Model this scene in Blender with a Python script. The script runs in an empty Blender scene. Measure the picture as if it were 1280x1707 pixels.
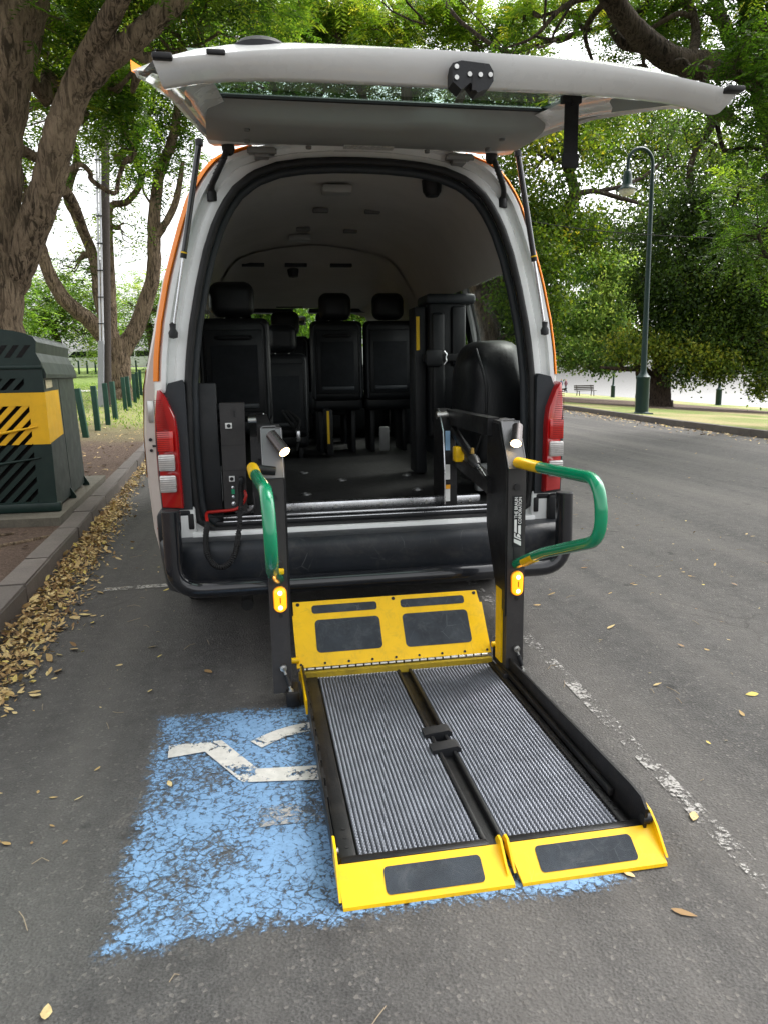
import bpy, bmesh, math, random
import numpy as np
from mathutils import Vector, Matrix
random.seed(7); rng = np.random.default_rng(11)
SC = bpy.context.scene
COL = SC.collection
R = math.radians

# ------------------------------------------------------------------ camera, sky, sun, exposure
F_PX, YAW, PITCH, ROLL = 1227.13, .1729, .1861, -.0175
CAM = np.array([-.5112, -3.2865, 1.2635])
_cy, _sy = math.cos(YAW), math.sin(YAW)
_f0, _r0, _u0 = np.array([_sy, _cy, 0]), np.array([_cy, -_sy, 0]), np.array([0, 0, 1.])
FW = _f0*math.cos(PITCH)-_u0*math.sin(PITCH)
_u = _u0*math.cos(PITCH)+_f0*math.sin(PITCH)
RT = _r0*math.cos(ROLL)+_u*math.sin(ROLL)
UP = _u*math.cos(ROLL)-_r0*math.sin(ROLL)
cd = bpy.data.cameras.new('camera'); cam = bpy.data.objects.new('camera', cd); COL.objects.link(cam)
cd.sensor_fit = 'HORIZONTAL'; cd.sensor_width = 36; cd.lens = F_PX/1280*36
cd.clip_start = .05; cd.clip_end = 6000
m = Matrix.Identity(4)
for i in range(3):
    m[i][0], m[i][1], m[i][2], m[i][3] = RT[i], UP[i], -FW[i], CAM[i]
cam.matrix_world = m
SC.camera = cam

def at(px, py, Y):
    """the point at depth Y that the photograph shows at this pixel (used while measuring the place)"""
    d = FW+RT*(px-640)/F_PX-UP*(py-853.5)/F_PX
    return CAM+d*((Y-CAM[1])/d[1])

SUN_EL, SUN_AZ = 54, 62      # degrees; azimuth clockwise from +Y
w = bpy.data.worlds.new('World'); SC.world = w; w.use_nodes = True
nt = w.node_tree
sky = nt.nodes.new('ShaderNodeTexSky'); sky.sky_type = 'NISHITA'; sky.sun_disc = False
sky.sun_elevation = R(SUN_EL); sky.sun_rotation = R(SUN_AZ); sky.dust_density = 5; sky.air_density = 1.0; sky.ozone_density = 1
hsv = nt.nodes.new('ShaderNodeHueSaturation'); hsv.inputs['Saturation'].default_value = .10   # overcast: a grey-white sky
nt.links.new(sky.outputs[0], hsv.inputs['Color'])
bg = nt.nodes['Background']; nt.links.new(hsv.outputs[0], bg.inputs['Color']); bg.inputs['Strength'].default_value = .15
sd = bpy.data.lights.new('sun', 'SUN'); sun = bpy.data.objects.new('sun', sd); COL.objects.link(sun)
sd.energy = .7; sd.angle = R(14); sd.color = (1, .96, .9)
sun.rotation_euler = (R(90-SUN_EL), 0, R(180-SUN_AZ)); sun.location = (0, 0, 30)
vs = SC.view_settings
vs.view_transform = 'Standard'; vs.look = 'None'; vs.gamma = 1; vs.use_curve_mapping = False; vs.exposure = 1.76
SC.cycles.use_denoising = True
SC.cycles.max_bounces = 8; SC.cycles.diffuse_bounces = 4; SC.cycles.glossy_bounces = 4
SC.cycles.transmission_bounces = 6; SC.cycles.transparent_max_bounces = 12
SC.cycles.caustics_reflective = False; SC.cycles.caustics_refractive = False

# ------------------------------------------------------------------ materials
def new_mat(name):
    mt = bpy.data.materials.new(name); mt.use_nodes = True
    t = mt.node_tree; return mt, t, t.nodes['Principled BSDF']
def N(t, kind, **kw):
    n = t.nodes.new(kind)
    for k, v in kw.items():
        if k in n.inputs: n.inputs[k].default_value = v
        else: setattr(n, k, v)
    return n
def coords(t, scale=(1, 1, 1)):
    g = t.nodes.new('ShaderNodeNewGeometry'); mp = t.nodes.new('ShaderNodeMapping')
    mp.inputs['Scale'].default_value = scale
    t.links.new(g.outputs['Position'], mp.inputs['Vector']); return mp.outputs[0]
def ramp(t, src, stops):
    r = t.nodes.new('ShaderNodeValToRGB'); e = r.color_ramp.elements
    while len(e) < len(stops): e.new(.5)
    for q, (p, c) in zip(e, stops):
        q.position = p; q.color = c if len(c) == 4 else (*c, 1)
    t.links.new(src, r.inputs[0]); return r.outputs[0]
def mixc(t, fac, a, b, mode='MIX'):
    mx = t.nodes.new('ShaderNodeMix'); mx.data_type = 'RGBA'; mx.blend_type = mode
    for s, v in ((0, fac), (6, a), (7, b)):
        if isinstance(v, (int, float)): mx.inputs[s].default_value = v
        elif isinstance(v, tuple): mx.inputs[s].default_value = (*v, 1) if len(v) == 3 else v
        else: t.links.new(v, mx.inputs[s])
    return mx.outputs[2]
def math_(t, op, a, b=None, clamp=False):
    n = t.nodes.new('ShaderNodeMath'); n.operation = op; n.use_clamp = clamp
    for i, v in enumerate((a, b)):
        if v is None: continue
        if isinstance(v, (int, float)): n.inputs[i].default_value = v
        else: t.links.new(v, n.inputs[i])
    return n.outputs[0]
def noise(t, vec, scale, detail=4, rough=.6, dist=0.):
    n = N(t, 'ShaderNodeTexNoise', Scale=scale, Detail=detail, Roughness=rough, Distortion=dist)
    t.links.new(vec, n.inputs['Vector']); return n.outputs[0]
def bump(t, p, h, strength=.3, dist=.01):
    b = N(t, 'ShaderNodeBump', Strength=strength, Distance=dist)
    t.links.new(h, b.inputs['Height']); t.links.new(b.outputs[0], p.inputs['Normal'])
MATS = {}
def M(name, rgb, rough=.5, metal=0, var=.12, vs=6, dirt=0., dirtc=(.12, .1, .08), bmp=0, bs=200, coat=0, spec=.36, scratch=None):
    """plain surface with uneven tone, uneven gloss, some grime and fine relief"""
    if name in MATS: return MATS[name]
    mt, t, p = new_mat(name); c = coords(t)
    n1 = noise(t, c, vs, 6, .65)
    lo = tuple(max(0, x*(1-var)) for x in rgb); hi = tuple(min(1, x*(1+var)) for x in rgb)
    col = ramp(t, n1, [(.3, lo), (.7, hi)])
    if dirt:
        n2 = noise(t, c, vs*2.7, 8, .75, .6)
        f = ramp(t, n2, [(.5, (0, 0, 0)), (.75, (dirt, dirt, dirt))])
        col = mixc(t, f, col, dirtc)
    if scratch:
        vo = N(t, 'ShaderNodeTexVoronoi', Scale=scratch[0]); vo.feature = 'DISTANCE_TO_EDGE'; t.links.new(c, vo.inputs['Vector'])
        ln = ramp(t, vo.outputs['Distance'], [(.0, (1, 1, 1)), (.012, (0, 0, 0))]); ms = ramp(t, noise(t, c, scratch[0]*1.3, 4), [(.5, (0, 0, 0)), (.66, (.75, .75, .75))])
        col = mixc(t, math_(t, 'MULTIPLY', ln, ms), col, scratch[1])
    t.links.new(col, p.inputs['Base Color'])
    rr = math_(t, 'MULTIPLY_ADD', noise(t, c, vs*3, 5), .3)
    rr.node.inputs[2].default_value = rough-.15
    t.links.new(rr, p.inputs['Roughness'])
    p.inputs['Metallic'].default_value = metal
    p.inputs['Specular IOR Level'].default_value = spec
    if coat: p.inputs['Coat Weight'].default_value = coat; p.inputs['Coat Roughness'].default_value = .06
    if bmp: bump(t, p, noise(t, c, bs, 3), bmp, .004)
    MATS[name] = mt; return mt
def glassy(name, tint, alpha_gloss=.12, rough=.03):
    mt = bpy.data.materials.new(name); mt.use_nodes = True; t = mt.node_tree; t.nodes.clear()
    o = t.nodes.new('ShaderNodeOutputMaterial'); tr = N(t, 'ShaderNodeBsdfTransparent', Color=(*tint, 1))
    gl = N(t, 'ShaderNodeBsdfGlossy', Roughness=rough); gl.inputs['Color'].default_value = (1, 1, 1, 1)
    fr = N(t, 'ShaderNodeFresnel', IOR=1.5); gm = t.nodes.new('ShaderNodeNewGeometry')
    ior = math_(t, 'MULTIPLY_ADD', gm.outputs['Backfacing'], 1/1.5-1.5); ior.node.inputs[2].default_value = 1.5; t.links.new(ior, fr.inputs['IOR']); mx = t.nodes.new('ShaderNodeMixShader')
    t.links.new(fr.outputs[0], mx.inputs[0]); t.links.new(tr.outputs[0], mx.inputs[1]); t.links.new(gl.outputs[0], mx.inputs[2])
    t.links.new(mx.outputs[0], o.inputs[0]); return mt
def emit(name, rgb, s):
    mt, t, p = new_mat(name); p.inputs['Base Color'].default_value = (*rgb, 1)
    p.inputs['Emission Color'].default_value = (*rgb, 1); p.inputs['Emission Strength'].default_value = s
    p.inputs['Roughness'].default_value = .25; return mt

# ------------------------------------------------------------------ mesh builders
class MB:
    def __init__(s): s.v = []; s.f = []
    def add(s, v, f):
        o = len(s.v); s.v += [tuple(map(float, p)) for p in v]; s.f += [tuple(i+o for i in q) for q in f]; return s
    def box(s, x0, x1, y0, y1, z0, z1, bev=0, seg=2, rot=None, piv=None):
        bm = bmesh.new(); bmesh.ops.create_cube(bm, size=1)
        sx, sy, sz = x1-x0, y1-y0, z1-z0; c = Vector(((x0+x1)/2, (y0+y1)/2, (z0+z1)/2))
        for q in bm.verts: q.co = Vector((q.co.x*sx, q.co.y*sy, q.co.z*sz))
        if bev: bmesh.ops.bevel(bm, geom=list(bm.edges), offset=min(bev, .49*min(abs(sx), abs(sy), abs(sz))), segments=seg, affect='EDGES', profile=.5)
        for q in bm.verts:
            p = q.co+c
            if rot is not None:
                pv = Vector(piv) if piv is not None else c
                p = rot @ (p-pv)+pv
            q.co = p
        bm.verts.index_update()
        s.add([q.co for q in bm.verts], [[q.index for q in f.verts] for f in bm.faces]); bm.free(); return s
    def tube(s, pts, r, seg=10, cap=True, jit=0):
        P = [Vector(p) for p in pts]; n = len(P)
        rr = r if hasattr(r, '__len__') else [r]*n
        t0 = (P[1]-P[0]).normalized(); nn = t0.orthogonal().normalized(); o = len(s.v); prev = t0
        for i in range(n):
            t = ((P[min(i+1, n-1)]-P[max(i-1, 0)])).normalized()
            nn = (prev.rotation_difference(t) @ nn); nn = (nn-t*nn.dot(t)).normalized(); b = t.cross(nn); prev = t
            for k in range(seg):
                a = 2*math.pi*k/seg; q = rr[i]*(1+(random.uniform(-jit, jit) if jit else 0))
                s.v.append(tuple(P[i]+(nn*math.cos(a)+b*math.sin(a))*q))
        for i in range(n-1):
            for k in range(seg):
                a, b2 = o+i*seg+k, o+i*seg+(k+1) % seg
                s.f.append((a, b2, b2+seg, a+seg))
        if cap:
            s.f.append(tuple(o+k for k in reversed(range(seg)))); s.f.append(tuple(o+(n-1)*seg+k for k in range(seg)))
        return s
    def cyl(s, a, b, r, seg=16, r2=None): return s.tube([a, b], [r, r if r2 is None else r2], seg)
    def lathe(s, c, prof, seg=20, axis='z'):
        o = len(s.v)
        for r, z in prof:
            for k in range(seg):
                a = 2*math.pi*k/seg; x, y = r*math.cos(a), r*math.sin(a)
                p = (x, y, z) if axis == 'z' else ((x, z, y) if axis == 'y' else (z, x, y))
                s.v.append((c[0]+p[0], c[1]+p[1], c[2]+p[2]))
        for i in range(len(prof)-1):
            for k in range(seg):
                a, b = o+i*seg+k, o+i*seg+(k+1) % seg; s.f.append((a, b, b+seg, a+seg))
        return s
    def prism(s, poly, a0, a1, axis='y'):
        n = len(poly); o = len(s.v)
        for a in (a0, a1):
            for u, v in poly: s.v.append({'y': (u, a, v), 'x': (a, u, v), 'z': (u, v, a)}[axis])
        s.f.append(tuple(range(o, o+n))); s.f.append(tuple(reversed(range(o+n, o+2*n))))
        for i in range(n): j = (i+1) % n; s.f.append((o+j, o+i, o+i+n, o+j+n))
        return s
    def grid(s, rows, close=False):
        o = len(s.v); n = len(rows[0])
        for r in rows: s.v += [tuple(map(float, p)) for p in r]
        for i in range(len(rows)-1):
            for k in range(n if close else n-1):
                a, b = o+i*n+k, o+i*n+(k+1) % n; s.f.append((a, b, b+n, a+n))
        return s
    def mesh(s, name, angle=40):
        used = sorted({i for f in s.f for i in f})
        if len(used) < len(s.v):
            mp = {q: k for k, q in enumerate(used)}; s.v = [s.v[q] for q in used]; s.f = [tuple(mp[i] for i in f) for f in s.f]
        me = bpy.data.meshes.new(name); me.from_pydata(s.v, [], s.f)
        bm = bmesh.new(); bm.from_mesh(me); bmesh.ops.recalc_face_normals(bm, faces=bm.faces); bm.to_mesh(me); bm.free()
        if angle:
            me.polygons.foreach_set('use_smooth', [True]*len(me.polygons)); me.set_sharp_from_angle(angle=R(angle))
        return me
    def build(s, name, mat, parent=None, angle=40, label=None):
        return link(s.mesh(name, angle), name, mat, parent, label)
def link(me, name, mat, parent=None, label=None):
    if mat is not None and len(me.materials) == 0: me.materials.append(mat)
    o = bpy.data.objects.new(name, me); COL.objects.link(o)
    if parent is not None:
        o.parent = parent; o.matrix_parent_inverse = Matrix.Translation(-Vector(WL.get(parent.name, (0, 0, 0))))
    if label: o['label'] = label
    return o
WL = {}
def thing(name, label, cat, loc, group=None):
    o = bpy.data.objects.new(name, None); COL.objects.link(o); o.location = loc; o.empty_display_size = .1
    WL[o.name] = tuple(loc); o['label'] = label; o['category'] = cat
    if group: o['group'] = group
    return o
def tag(o, label=None, cat=None, group=None, kind=None):
    if label: o['label'] = label
    if cat: o['category'] = cat
    if group: o['group'] = group
    if kind: o['kind'] = kind
    return o
def np_mesh(name, verts, quads, tint=None):
    me = bpy.data.meshes.new(name); nv, nf = len(verts), len(quads); k = quads.shape[1]
    me.vertices.add(nv); me.vertices.foreach_set('co', np.ascontiguousarray(verts, dtype=np.float32).ravel())
    me.loops.add(nf*k); me.loops.foreach_set('vertex_index', np.ascontiguousarray(quads, dtype=np.int32).ravel())
    me.polygons.add(nf); me.polygons.foreach_set('loop_start', np.arange(0, nf*k, k, dtype=np.int32))
    if tint is not None:
        a = me.attributes.new('tint', 'FLOAT', 'POINT'); a.data.foreach_set('value', np.ascontiguousarray(tint, dtype=np.float32))
    me.update(calc_edges=True); return me
def bez(pts, n=8):
    """smooth curve through points (Catmull-Rom)"""
    P = [Vector(p) for p in pts]; P = [P[0]*2-P[1]]+P+[P[-1]*2-P[-2]]; out = []
    for i in range(1, len(P)-2):
        for k in range(n):
            t = k/n; a, b, c, d = P[i-1], P[i], P[i+1], P[i+2]
            out.append(.5*((2*b)+(c-a)*t+(2*a-5*b+4*c-d)*t*t+(3*b-a-3*c+d)*t**3))
    out.append(P[-2]); return out
def fillet(pts, r, n=5):
    """polyline with rounded corners"""
    P = [Vector(p) for p in pts]; out = [P[0]]
    for i in range(1, len(P)-1):
        a = (P[i-1]-P[i]); b = (P[i+1]-P[i]); q = min(r, a.length*.48, b.length*.48)
        A, B = P[i]+a.normalized()*q, P[i]+b.normalized()*q
        for k in range(n+1): t = k/n; out.append(A*(1-t)**2+P[i]*2*t*(1-t)+B*t*t)
    out.append(P[-1]); return out

# ------------------------------------------------------------------ ground materials
def asphalt_mat():
    mt, t, p = new_mat('asphalt'); c = coords(t)
    big = noise(t, c, .9, 6, .7); mid = noise(t, c, 14, 6, .7); fine = noise(t, c, 160, 3, .7)
    v = N(t, 'ShaderNodeTexVoronoi', Scale=120.); t.links.new(c, v.inputs['Vector'])
    col = ramp(t, big, [(.3, (.066, .065, .064)), (.7, (.130, .127, .123))])
    col = mixc(t, .55, col, ramp(t, mid, [(.3, (.046, .044, .043)), (.72, (.138, .133, .127))]))
    col = mixc(t, ramp(t, fine, [(.42, (0, 0, 0)), (.62, (.75, .75, .75))]), col, (.045, .043, .042))
    col = mixc(t, ramp(t, v.outputs['Color'], [(.80, (0, 0, 0)), (.92, (.45, .45, .45))]), col, (.24, .22, .2))
    stain = ramp(t, noise(t, c, 2.3, 5, .6, 1.0), [(.6, (0, 0, 0)), (.75, (.4, .4, .4))])
    col = mixc(t, stain, col, (.05, .048, .046))
    cd_ = N(t, 'ShaderNodeTexNoise', Scale=3., Detail=5.); t.links.new(c, cd_.inputs['Vector']); mv = t.nodes.new('ShaderNodeMix'); mv.data_type = 'VECTOR'; mv.inputs[0].default_value = .22
    t.links.new(c, mv.inputs[4]); t.links.new(cd_.outputs['Color'], mv.inputs[5]); vc = N(t, 'ShaderNodeTexVoronoi', Scale=1.1); vc.feature = 'DISTANCE_TO_EDGE'; t.links.new(mv.outputs[1], vc.inputs['Vector'])
    crk = math_(t, 'MULTIPLY', ramp(t, vc.outputs['Distance'], [(.0, (1, 1, 1)), (.008, (0, 0, 0))]), ramp(t, noise(t, c, .8, 3), [(.5, (0, 0, 0)), (.6, (.55, .55, .55))]))
    col = mixc(t, crk, col, (.03, .028, .026))
    pale = ramp(t, noise(t, c, 7.5, 6, .75, .8), [(.62, (0, 0, 0)), (.74, (.55, .55, .55))]); col = mixc(t, pale, col, (.19, .175, .155))
    trk = ramp(t, noise(t, coords(t, (1.6, .07, 1)), 1.3, 4, .6), [(.42, (0, 0, 0)), (.62, (.4, .4, .4))]); col = mixc(t, trk, col, (.15, .14, .13))
    spot = ramp(t, noise(t, c, 5.1, 2, .5), [(.70, (0, 0, 0)), (.75, (.6, .6, .6))])
    col = mixc(t, spot, col, (.03, .03, .03))
    t.links.new(col, p.inputs['Base Color']); p.inputs['Roughness'].default_value = .82
    p.inputs['Specular IOR Level'].default_value = .12
    bump(t, p, math_(t, 'ADD', fine, math_(t, 'MULTIPLY', v.outputs['Distance'], .8)), .7, .006); return mt
def paint_mat(name, rgb, crack=26., cover=.5, edge=None, contrast=.06, wear=3.):
    """road paint, cracked and worn through to the asphalt below; edge = (x0,x1,y0,y1) fades the rim"""
    mt, t, p = new_mat(name); c = coords(t)
    nz = N(t, 'ShaderNodeTexNoise', Scale=9., Detail=3.); t.links.new(c, nz.inputs['Vector'])
    mv = t.nodes.new('ShaderNodeMix'); mv.data_type = 'VECTOR'; mv.inputs[0].default_value = .06
    t.links.new(c, mv.inputs[4]); t.links.new(nz.outputs['Color'], mv.inputs[5])
    v = N(t, 'ShaderNodeTexVoronoi', Scale=crack); v.feature = 'DISTANCE_TO_EDGE'; t.links.new(mv.outputs[1], v.inputs['Vector'])
    wr = noise(t, c, wear, 5, .7); fn = noise(t, c, 70, 6, .72, .5)
    # keep = distance to crack * k + wear + fine > threshold
    s = math_(t, 'ADD', math_(t, 'MULTIPLY', math_(t, 'MULTIPLY', v.outputs['Distance'], 10., True), .11), math_(t, 'MULTIPLY', wr, .8))
    s = math_(t, 'ADD', s, math_(t, 'MULTIPLY', fn, .8))
    if edge:
        sp = t.nodes.new('ShaderNodeSeparateXYZ'); t.links.new(c, sp.inputs[0])
        d = math_(t, 'SUBTRACT', sp.outputs[0], edge[0])
        for e in (math_(t, 'SUBTRACT', edge[1], sp.outputs[0]), math_(t, 'SUBTRACT', sp.outputs[1], edge[2]), math_(t, 'SUBTRACT', edge[3], sp.outputs[1])):
            d = math_(t, 'MINIMUM', d, e)
        s = math_(t, 'SUBTRACT', s, math_(t, 'MULTIPLY', math_(t, 'SUBTRACT', .07, d, True), 4.5))
    keep = ramp(t, s, [(cover*1., (0, 0, 0)), (cover+contrast, (1, 1, 1))])
    keep.node.color_ramp.interpolation = 'LINEAR'
    tone = ramp(t, noise(t, c, 30, 5, .7), [(.3, tuple(x*.72 for x in rgb)), (.7, rgb)])
    t.links.new(tone, p.inputs['Base Color']); p.inputs['Roughness'].default_value = .7
    bump(t, p, math_(t, 'ADD', fn, noise(t, c, 170, 2)), .35, .004)
    tr = t.nodes.new('ShaderNodeBsdfTransparent'); mx = t.nodes.new('ShaderNodeMixShader')
    t.links.new(keep, mx.inputs[0]); t.links.new(tr.outputs[0], mx.inputs[1]); t.links.new(p.outputs[0], mx.inputs[2])
    t.links.new(mx.outputs[0], t.nodes['Material Output'].inputs[0]); return mt
def ground_mat(name, side):
    mt, t, p = new_mat(name); c = coords(t); sp = t.nodes.new('ShaderNodeSeparateXYZ'); t.links.new(c, sp.inputs[0])
    fine = noise(t, c, 38, 6, .75); mid = noise(t, c, 2.2, 6, .7); blot = noise(t, c, .35, 4, .6)
    dirt = ramp(t, fine, [(.3, (.045, .031, .024)), (.52, (.105, .074, .057)), (.75, (.2, .148, .112))])
    dirt = mixc(t, ramp(t, mid, [(.4, (0, 0, 0)), (.7, (.6, .6, .6))]), dirt, (.075, .05, .039))
    green = ramp(t, fine, [(.28, (.05, .085, .018)), (.55, (.13, .2, .045)), (.8, (.27, .31, .1))])
    dry = ramp(t, fine, [(.25, (.16, .13, .06)), (.55, (.33, .28, .15)), (.8, (.5, .43, .26))])
    if side == 'left':
        yy = math_(t, 'ADD', sp.outputs[1], math_(t, 'MULTIPLY', blot, 7.))
        g = ramp(t, math_(t, 'DIVIDE', yy, 40.), [(.33, (0, 0, 0)), (.47, (1, 1, 1))])
        gg = mixc(t, ramp(t, math_(t, 'DIVIDE', yy, 60.), [(.3, (.6, .6, .6)), (.62, (.08, .08, .08))]), green, dry)
        col = mixc(t, g, dirt, gg)
    else:
        # bare soil under the spreading tree, dry grass round it, greener lawn towards the water
        dx = math_(t, 'DIVIDE', math_(t, 'SUBTRACT', sp.outputs[0], 17.), 7.5); dy = math_(t, 'DIVIDE', math_(t, 'SUBTRACT', sp.outputs[1], 33.), 15.)
        rr = math_(t, 'ADD', math_(t, 'MULTIPLY', dx, dx), math_(t, 'MULTIPLY', dy, dy))
        rr = math_(t, 'ADD', rr, math_(t, 'MULTIPLY', mid, .5))
        soil = ramp(t, rr, [(.85, (1, 1, 1)), (1.25, (0, 0, 0))]); soil.node.color_ramp.interpolation = 'EASE'
        gg = mixc(t, ramp(t, blot, [(.42, (.15, .15, .15)), (.6, (.9, .9, .9))]), green, dry)
        col = mixc(t, soil, gg, dirt)
    t.links.new(col, p.inputs['Base Color']); p.inputs['Roughness'].default_value = .95; p.inputs['Specular IOR Level'].default_value = .15
    bump(t, p, math_(t, 'ADD', fine, math_(t, 'MULTIPLY', mid, 2.)), .9, .03); return mt
def stone_mat(name, lo, hi):
    mt, t, p = new_mat(name); c = coords(t); a = noise(t, c, 5, 7, .7); b = noise(t, c, 70, 4, .7)
    col = mixc(t, .5, ramp(t, a, [(.3, lo), (.7, hi)]), ramp(t, b, [(.3, lo), (.7, hi)]))
    oi = t.nodes.new('ShaderNodeObjectInfo')
    col = mixc(t, math_(t, 'MULTIPLY', oi.outputs['Random'], .35), col, tuple(x*.55 for x in lo))
    mo = ramp(t, noise(t, c, 3.1, 6, .7), [(.58, (0, 0, 0)), (.72, (.5, .5, .5))]); col = mixc(t, mo, col, (.09, .085, .06))
    t.links.new(col, p.inputs['Base Color']); p.inputs['Roughness'].default_value = .9
    bump(t, p, math_(t, 'ADD', a, math_(t, 'MULTIPLY', b, .5)), .6, .012); return mt

# ------------------------------------------------------------------ road, verges, river
kxl = lambda y: -1.742-.0495*y                    # face of the kerb beside the bin
KR = [(-14, 8.9), (4, 8.55), (8.5, 8.5), (12.3, 8.75), (16.8, 9.3), (22, 9.75), (34, 10.6), (60, 12.4), (160, 20)]
def kxr(y): return float(np.interp(y, [a for a, b in KR], [b for a, b in KR]))
def bank(y): return 32+(y-40)*.163
def hl(x, y):
    d = kxl(y)-x
    return .135+.034*max(0, min(y, 75)-9.5)*min(1, max(0, (d-.15)/1.5))+.02*min(max(d-.3, 0), 3)*(1 if y > 2 else .6)+.012*math.sin(x*2.1)*math.sin(y*1.7)*min(1, max(0, d-.3))
def hr(x, y):
    d = x-kxr(y)-.16; z = .12-.068*min(max(d, 0), 24)
    o = x-bank(y)
    return z-max(0, o)**1.0*.9
ys = [-14, -9, -6, -4, -2.5, -1.5]+[-1+.35*i for i in range(48)]+[16+1.2*i for i in range(20)]+[42, 46, 52, 60, 70, 85, 110, 160]
road = MB().grid([[(kxl(y)-.05+(kxr(y)+.1-kxl(y))*k/12, y, 0) for k in range(13)] for y in ys if y <= 37]).build('road', asphalt_mat(), angle=0)
tag(road, 'grey worn asphalt road surface under the van', kind='structure')
offs = [.13, .3, .5, .8, 1.1, 1.5, 2, 2.6, 3.3, 4.2, 5.5, 7.5, 10, 14, 20, 30, 50, 90, 200, 500]
lm = ground_mat('verge_soil_and_grass', 'left')
vl = MB().grid([[(kxl(y)-o, y, hl(kxl(y)-o, y)) for o in offs] for y in ys+[300, 600]]).build('verge', lm, angle=180)
tag(vl, 'brown soil verge turning to grass behind the kerb', kind='structure')
rm = ground_mat('park_lawn', 'right')
def ha(u, y):
    a, b = hl(kxl(y)-.13, y), hr(kxr(y)+.16, y)
    return a+(b-a)*u
ya = [36, 36.2, 37, 38, 40, 44, 50, 60, 75, 100, 160]
la_ = MB().grid([[(kxl(y)-.13+(kxr(y)+.29-kxl(y))*k/10, y, (ha(k/10, y)+.03*max(0, y-37)*math.sin(math.pi*k/10)*.3) if y > 36 else -.1) for k in range(11)] for y in ya]).build('lawn_ahead', lm, angle=60)
tag(la_, 'grass bank closing the end of the road ahead of the van', kind='structure')
offr = [.16, .4, .8, 1.4, 2.2, 3.2, 4.5, 6, 8, 10, 12, 14, 16, 18, 20, 22, 24, 26, 28, 30, 34, 40, 50]
yr = ys[:6]+ys[6::3]+[46, 54, 62, 70, 78, 86, 95, 105, 120, 160]
yr = sorted(set(yr))
lw = MB().grid([[(kxr(y)+o, y, hr(kxr(y)+o, y)) for o in offr] for y in yr]).build('lawn', rm, angle=180)
tag(lw, 'dry grass park lawn with bare soil under the spreading tree', kind='structure')
wm, t, p = new_mat('river_water'); p.inputs['Base Color'].default_value = (.05, .06, .06, 1); p.inputs['Roughness'].default_value = .03
bump(t, p, noise(t, coords(t), .8, 3), .04, .1)
rv = MB().grid([[(x, y, -9) for x in (-3000, 40, 300, 4500)] for y in (-800, 0, 200, 4500)]).build('river', wm, angle=0)
tag(rv, 'pale bright river beyond the lawn', kind='structure')

# kerbs, stone by stone
sm1 = stone_mat('kerb_concrete', (.07, .06, .054), (.145, .124, .11))
bed = MB()
bed.grid([[(kxl(y)-.004, y, -.1), (kxl(y)-.004, y, .128), (kxl(y)-.14, y, .128), (kxl(y)-.14, y, -.1)] for y in ys])
kl = tag(bed.build('kerb', sm1, angle=30), 'grey concrete kerb along the leaf-filled gutter', kind='structure')
variants = []
for k in range(5):
    b = MB(); bm = bmesh.new(); bmesh.ops.create_cube(bm, size=1)
    L = 1.2
    for q in bm.verts: q.co = Vector((q.co.x*.155, q.co.y*(L-.012), q.co.z*.26))
    bmesh.ops.bevel(bm, geom=list(bm.edges), offset=.009, segments=2, affect='EDGES')
    rr = random.Random(k)
    for q in bm.verts: q.co += Vector((rr.uniform(-.004, .004), rr.uniform(-.005, .005), rr.uniform(-.004, .004)))
    me = bpy.data.meshes.new('kerb_stone'); bm.to_mesh(me); bm.free(); me.materials.append(sm1); variants.append(me)
y = -3.2; i = 0
while y < 30:
    sc = random.uniform(.45, 1.05)
    yc = y+.6*sc
    o = link(variants[i % 5], 'kerb_stone', None, kl); o.location = (kxl(yc)-.076+random.uniform(-.004, .004), yc, .022+random.uniform(-.004, .004))
    o.rotation_euler = (random.uniform(-.004, .004), 0, .0495+random.uniform(-.006, .006)); o.scale = (1, sc, 1)
    y += 1.2*sc; i += 1
bed = MB().grid([[(kxr(y)+.004, y, -.1), (kxr(y)+.004, y, .105), (kxr(y)+.15, y, .105), (kxr(y)+.15, y, -.1)] for y in yr])
kr = tag(bed.build('kerb_far', sm1, angle=30), 'low stone kerb across the road beside the lamp post', kind='structure')
y = 3.; i = 0
while y < 34:
    yc = y+.6; x0, x1 = kxr(y), kxr(y+1.2)
    o = link(variants[i % 5], 'kerb_stone', None, kr); o.location = ((x0+x1)/2+.082, yc, -.002+random.uniform(-.005, .005))
    o.rotation_euler = (0, 0, -math.atan2(x1-x0, 1.2)+random.uniform(-.008, .008)); y += 1.2; i += 1

# painted markings
bx = (-.945, .40, -1.815, -.555)
bp = MB().grid([[(x, y, .004) for x in np.linspace(bx[0], bx[1], 8)] for y in np.linspace(bx[2], bx[3], 8)])
blue = bp.build('parking_symbol', paint_mat('blue_road_paint', (.185, .335, .545), 34., .75, bx, .19, 2.2), angle=0)
tag(blue, 'faded blue accessible parking symbol painted on the asphalt', kind='structure')
def strip(name, pts, wd, z, mat, parent=None):
    b = MB(); P = [Vector((*p, 0)) for p in pts]; L = []; Rr = []
    for i, p in enumerate(P):
        d = (P[min(i+1, len(P)-1)]-P[max(i-1, 0)]).normalized(); n = Vector((-d.y, d.x, 0))*wd/2
        L.append((p.x+n.x, p.y+n.y, z)); Rr.append((p.x-n.x, p.y-n.y, z))
    return b.grid([L, Rr]).build(name, mat, parent, angle=0)
wp = paint_mat('white_road_paint', (.62, .6, .56), 14., .80, None, .05, 7.)
wp2 = paint_mat('worn_white_road_paint', (.36, .345, .325), 30., .885, None, .12, 9.)
strip('wheelchair_stroke', [(-.85, -.875), (-.70, -.865), (-.575, -1.085), (-.33, -1.115), (-.2, -1.12)], .088, .008, wp, blue)
strip('wheelchair_wheel_arc', bez([(-.555, -.885), (-.46, -.82), (-.35, -.79), (-.2, -.80), (-.1, -.87)], 5), .065, .008, wp, blue)
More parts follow.
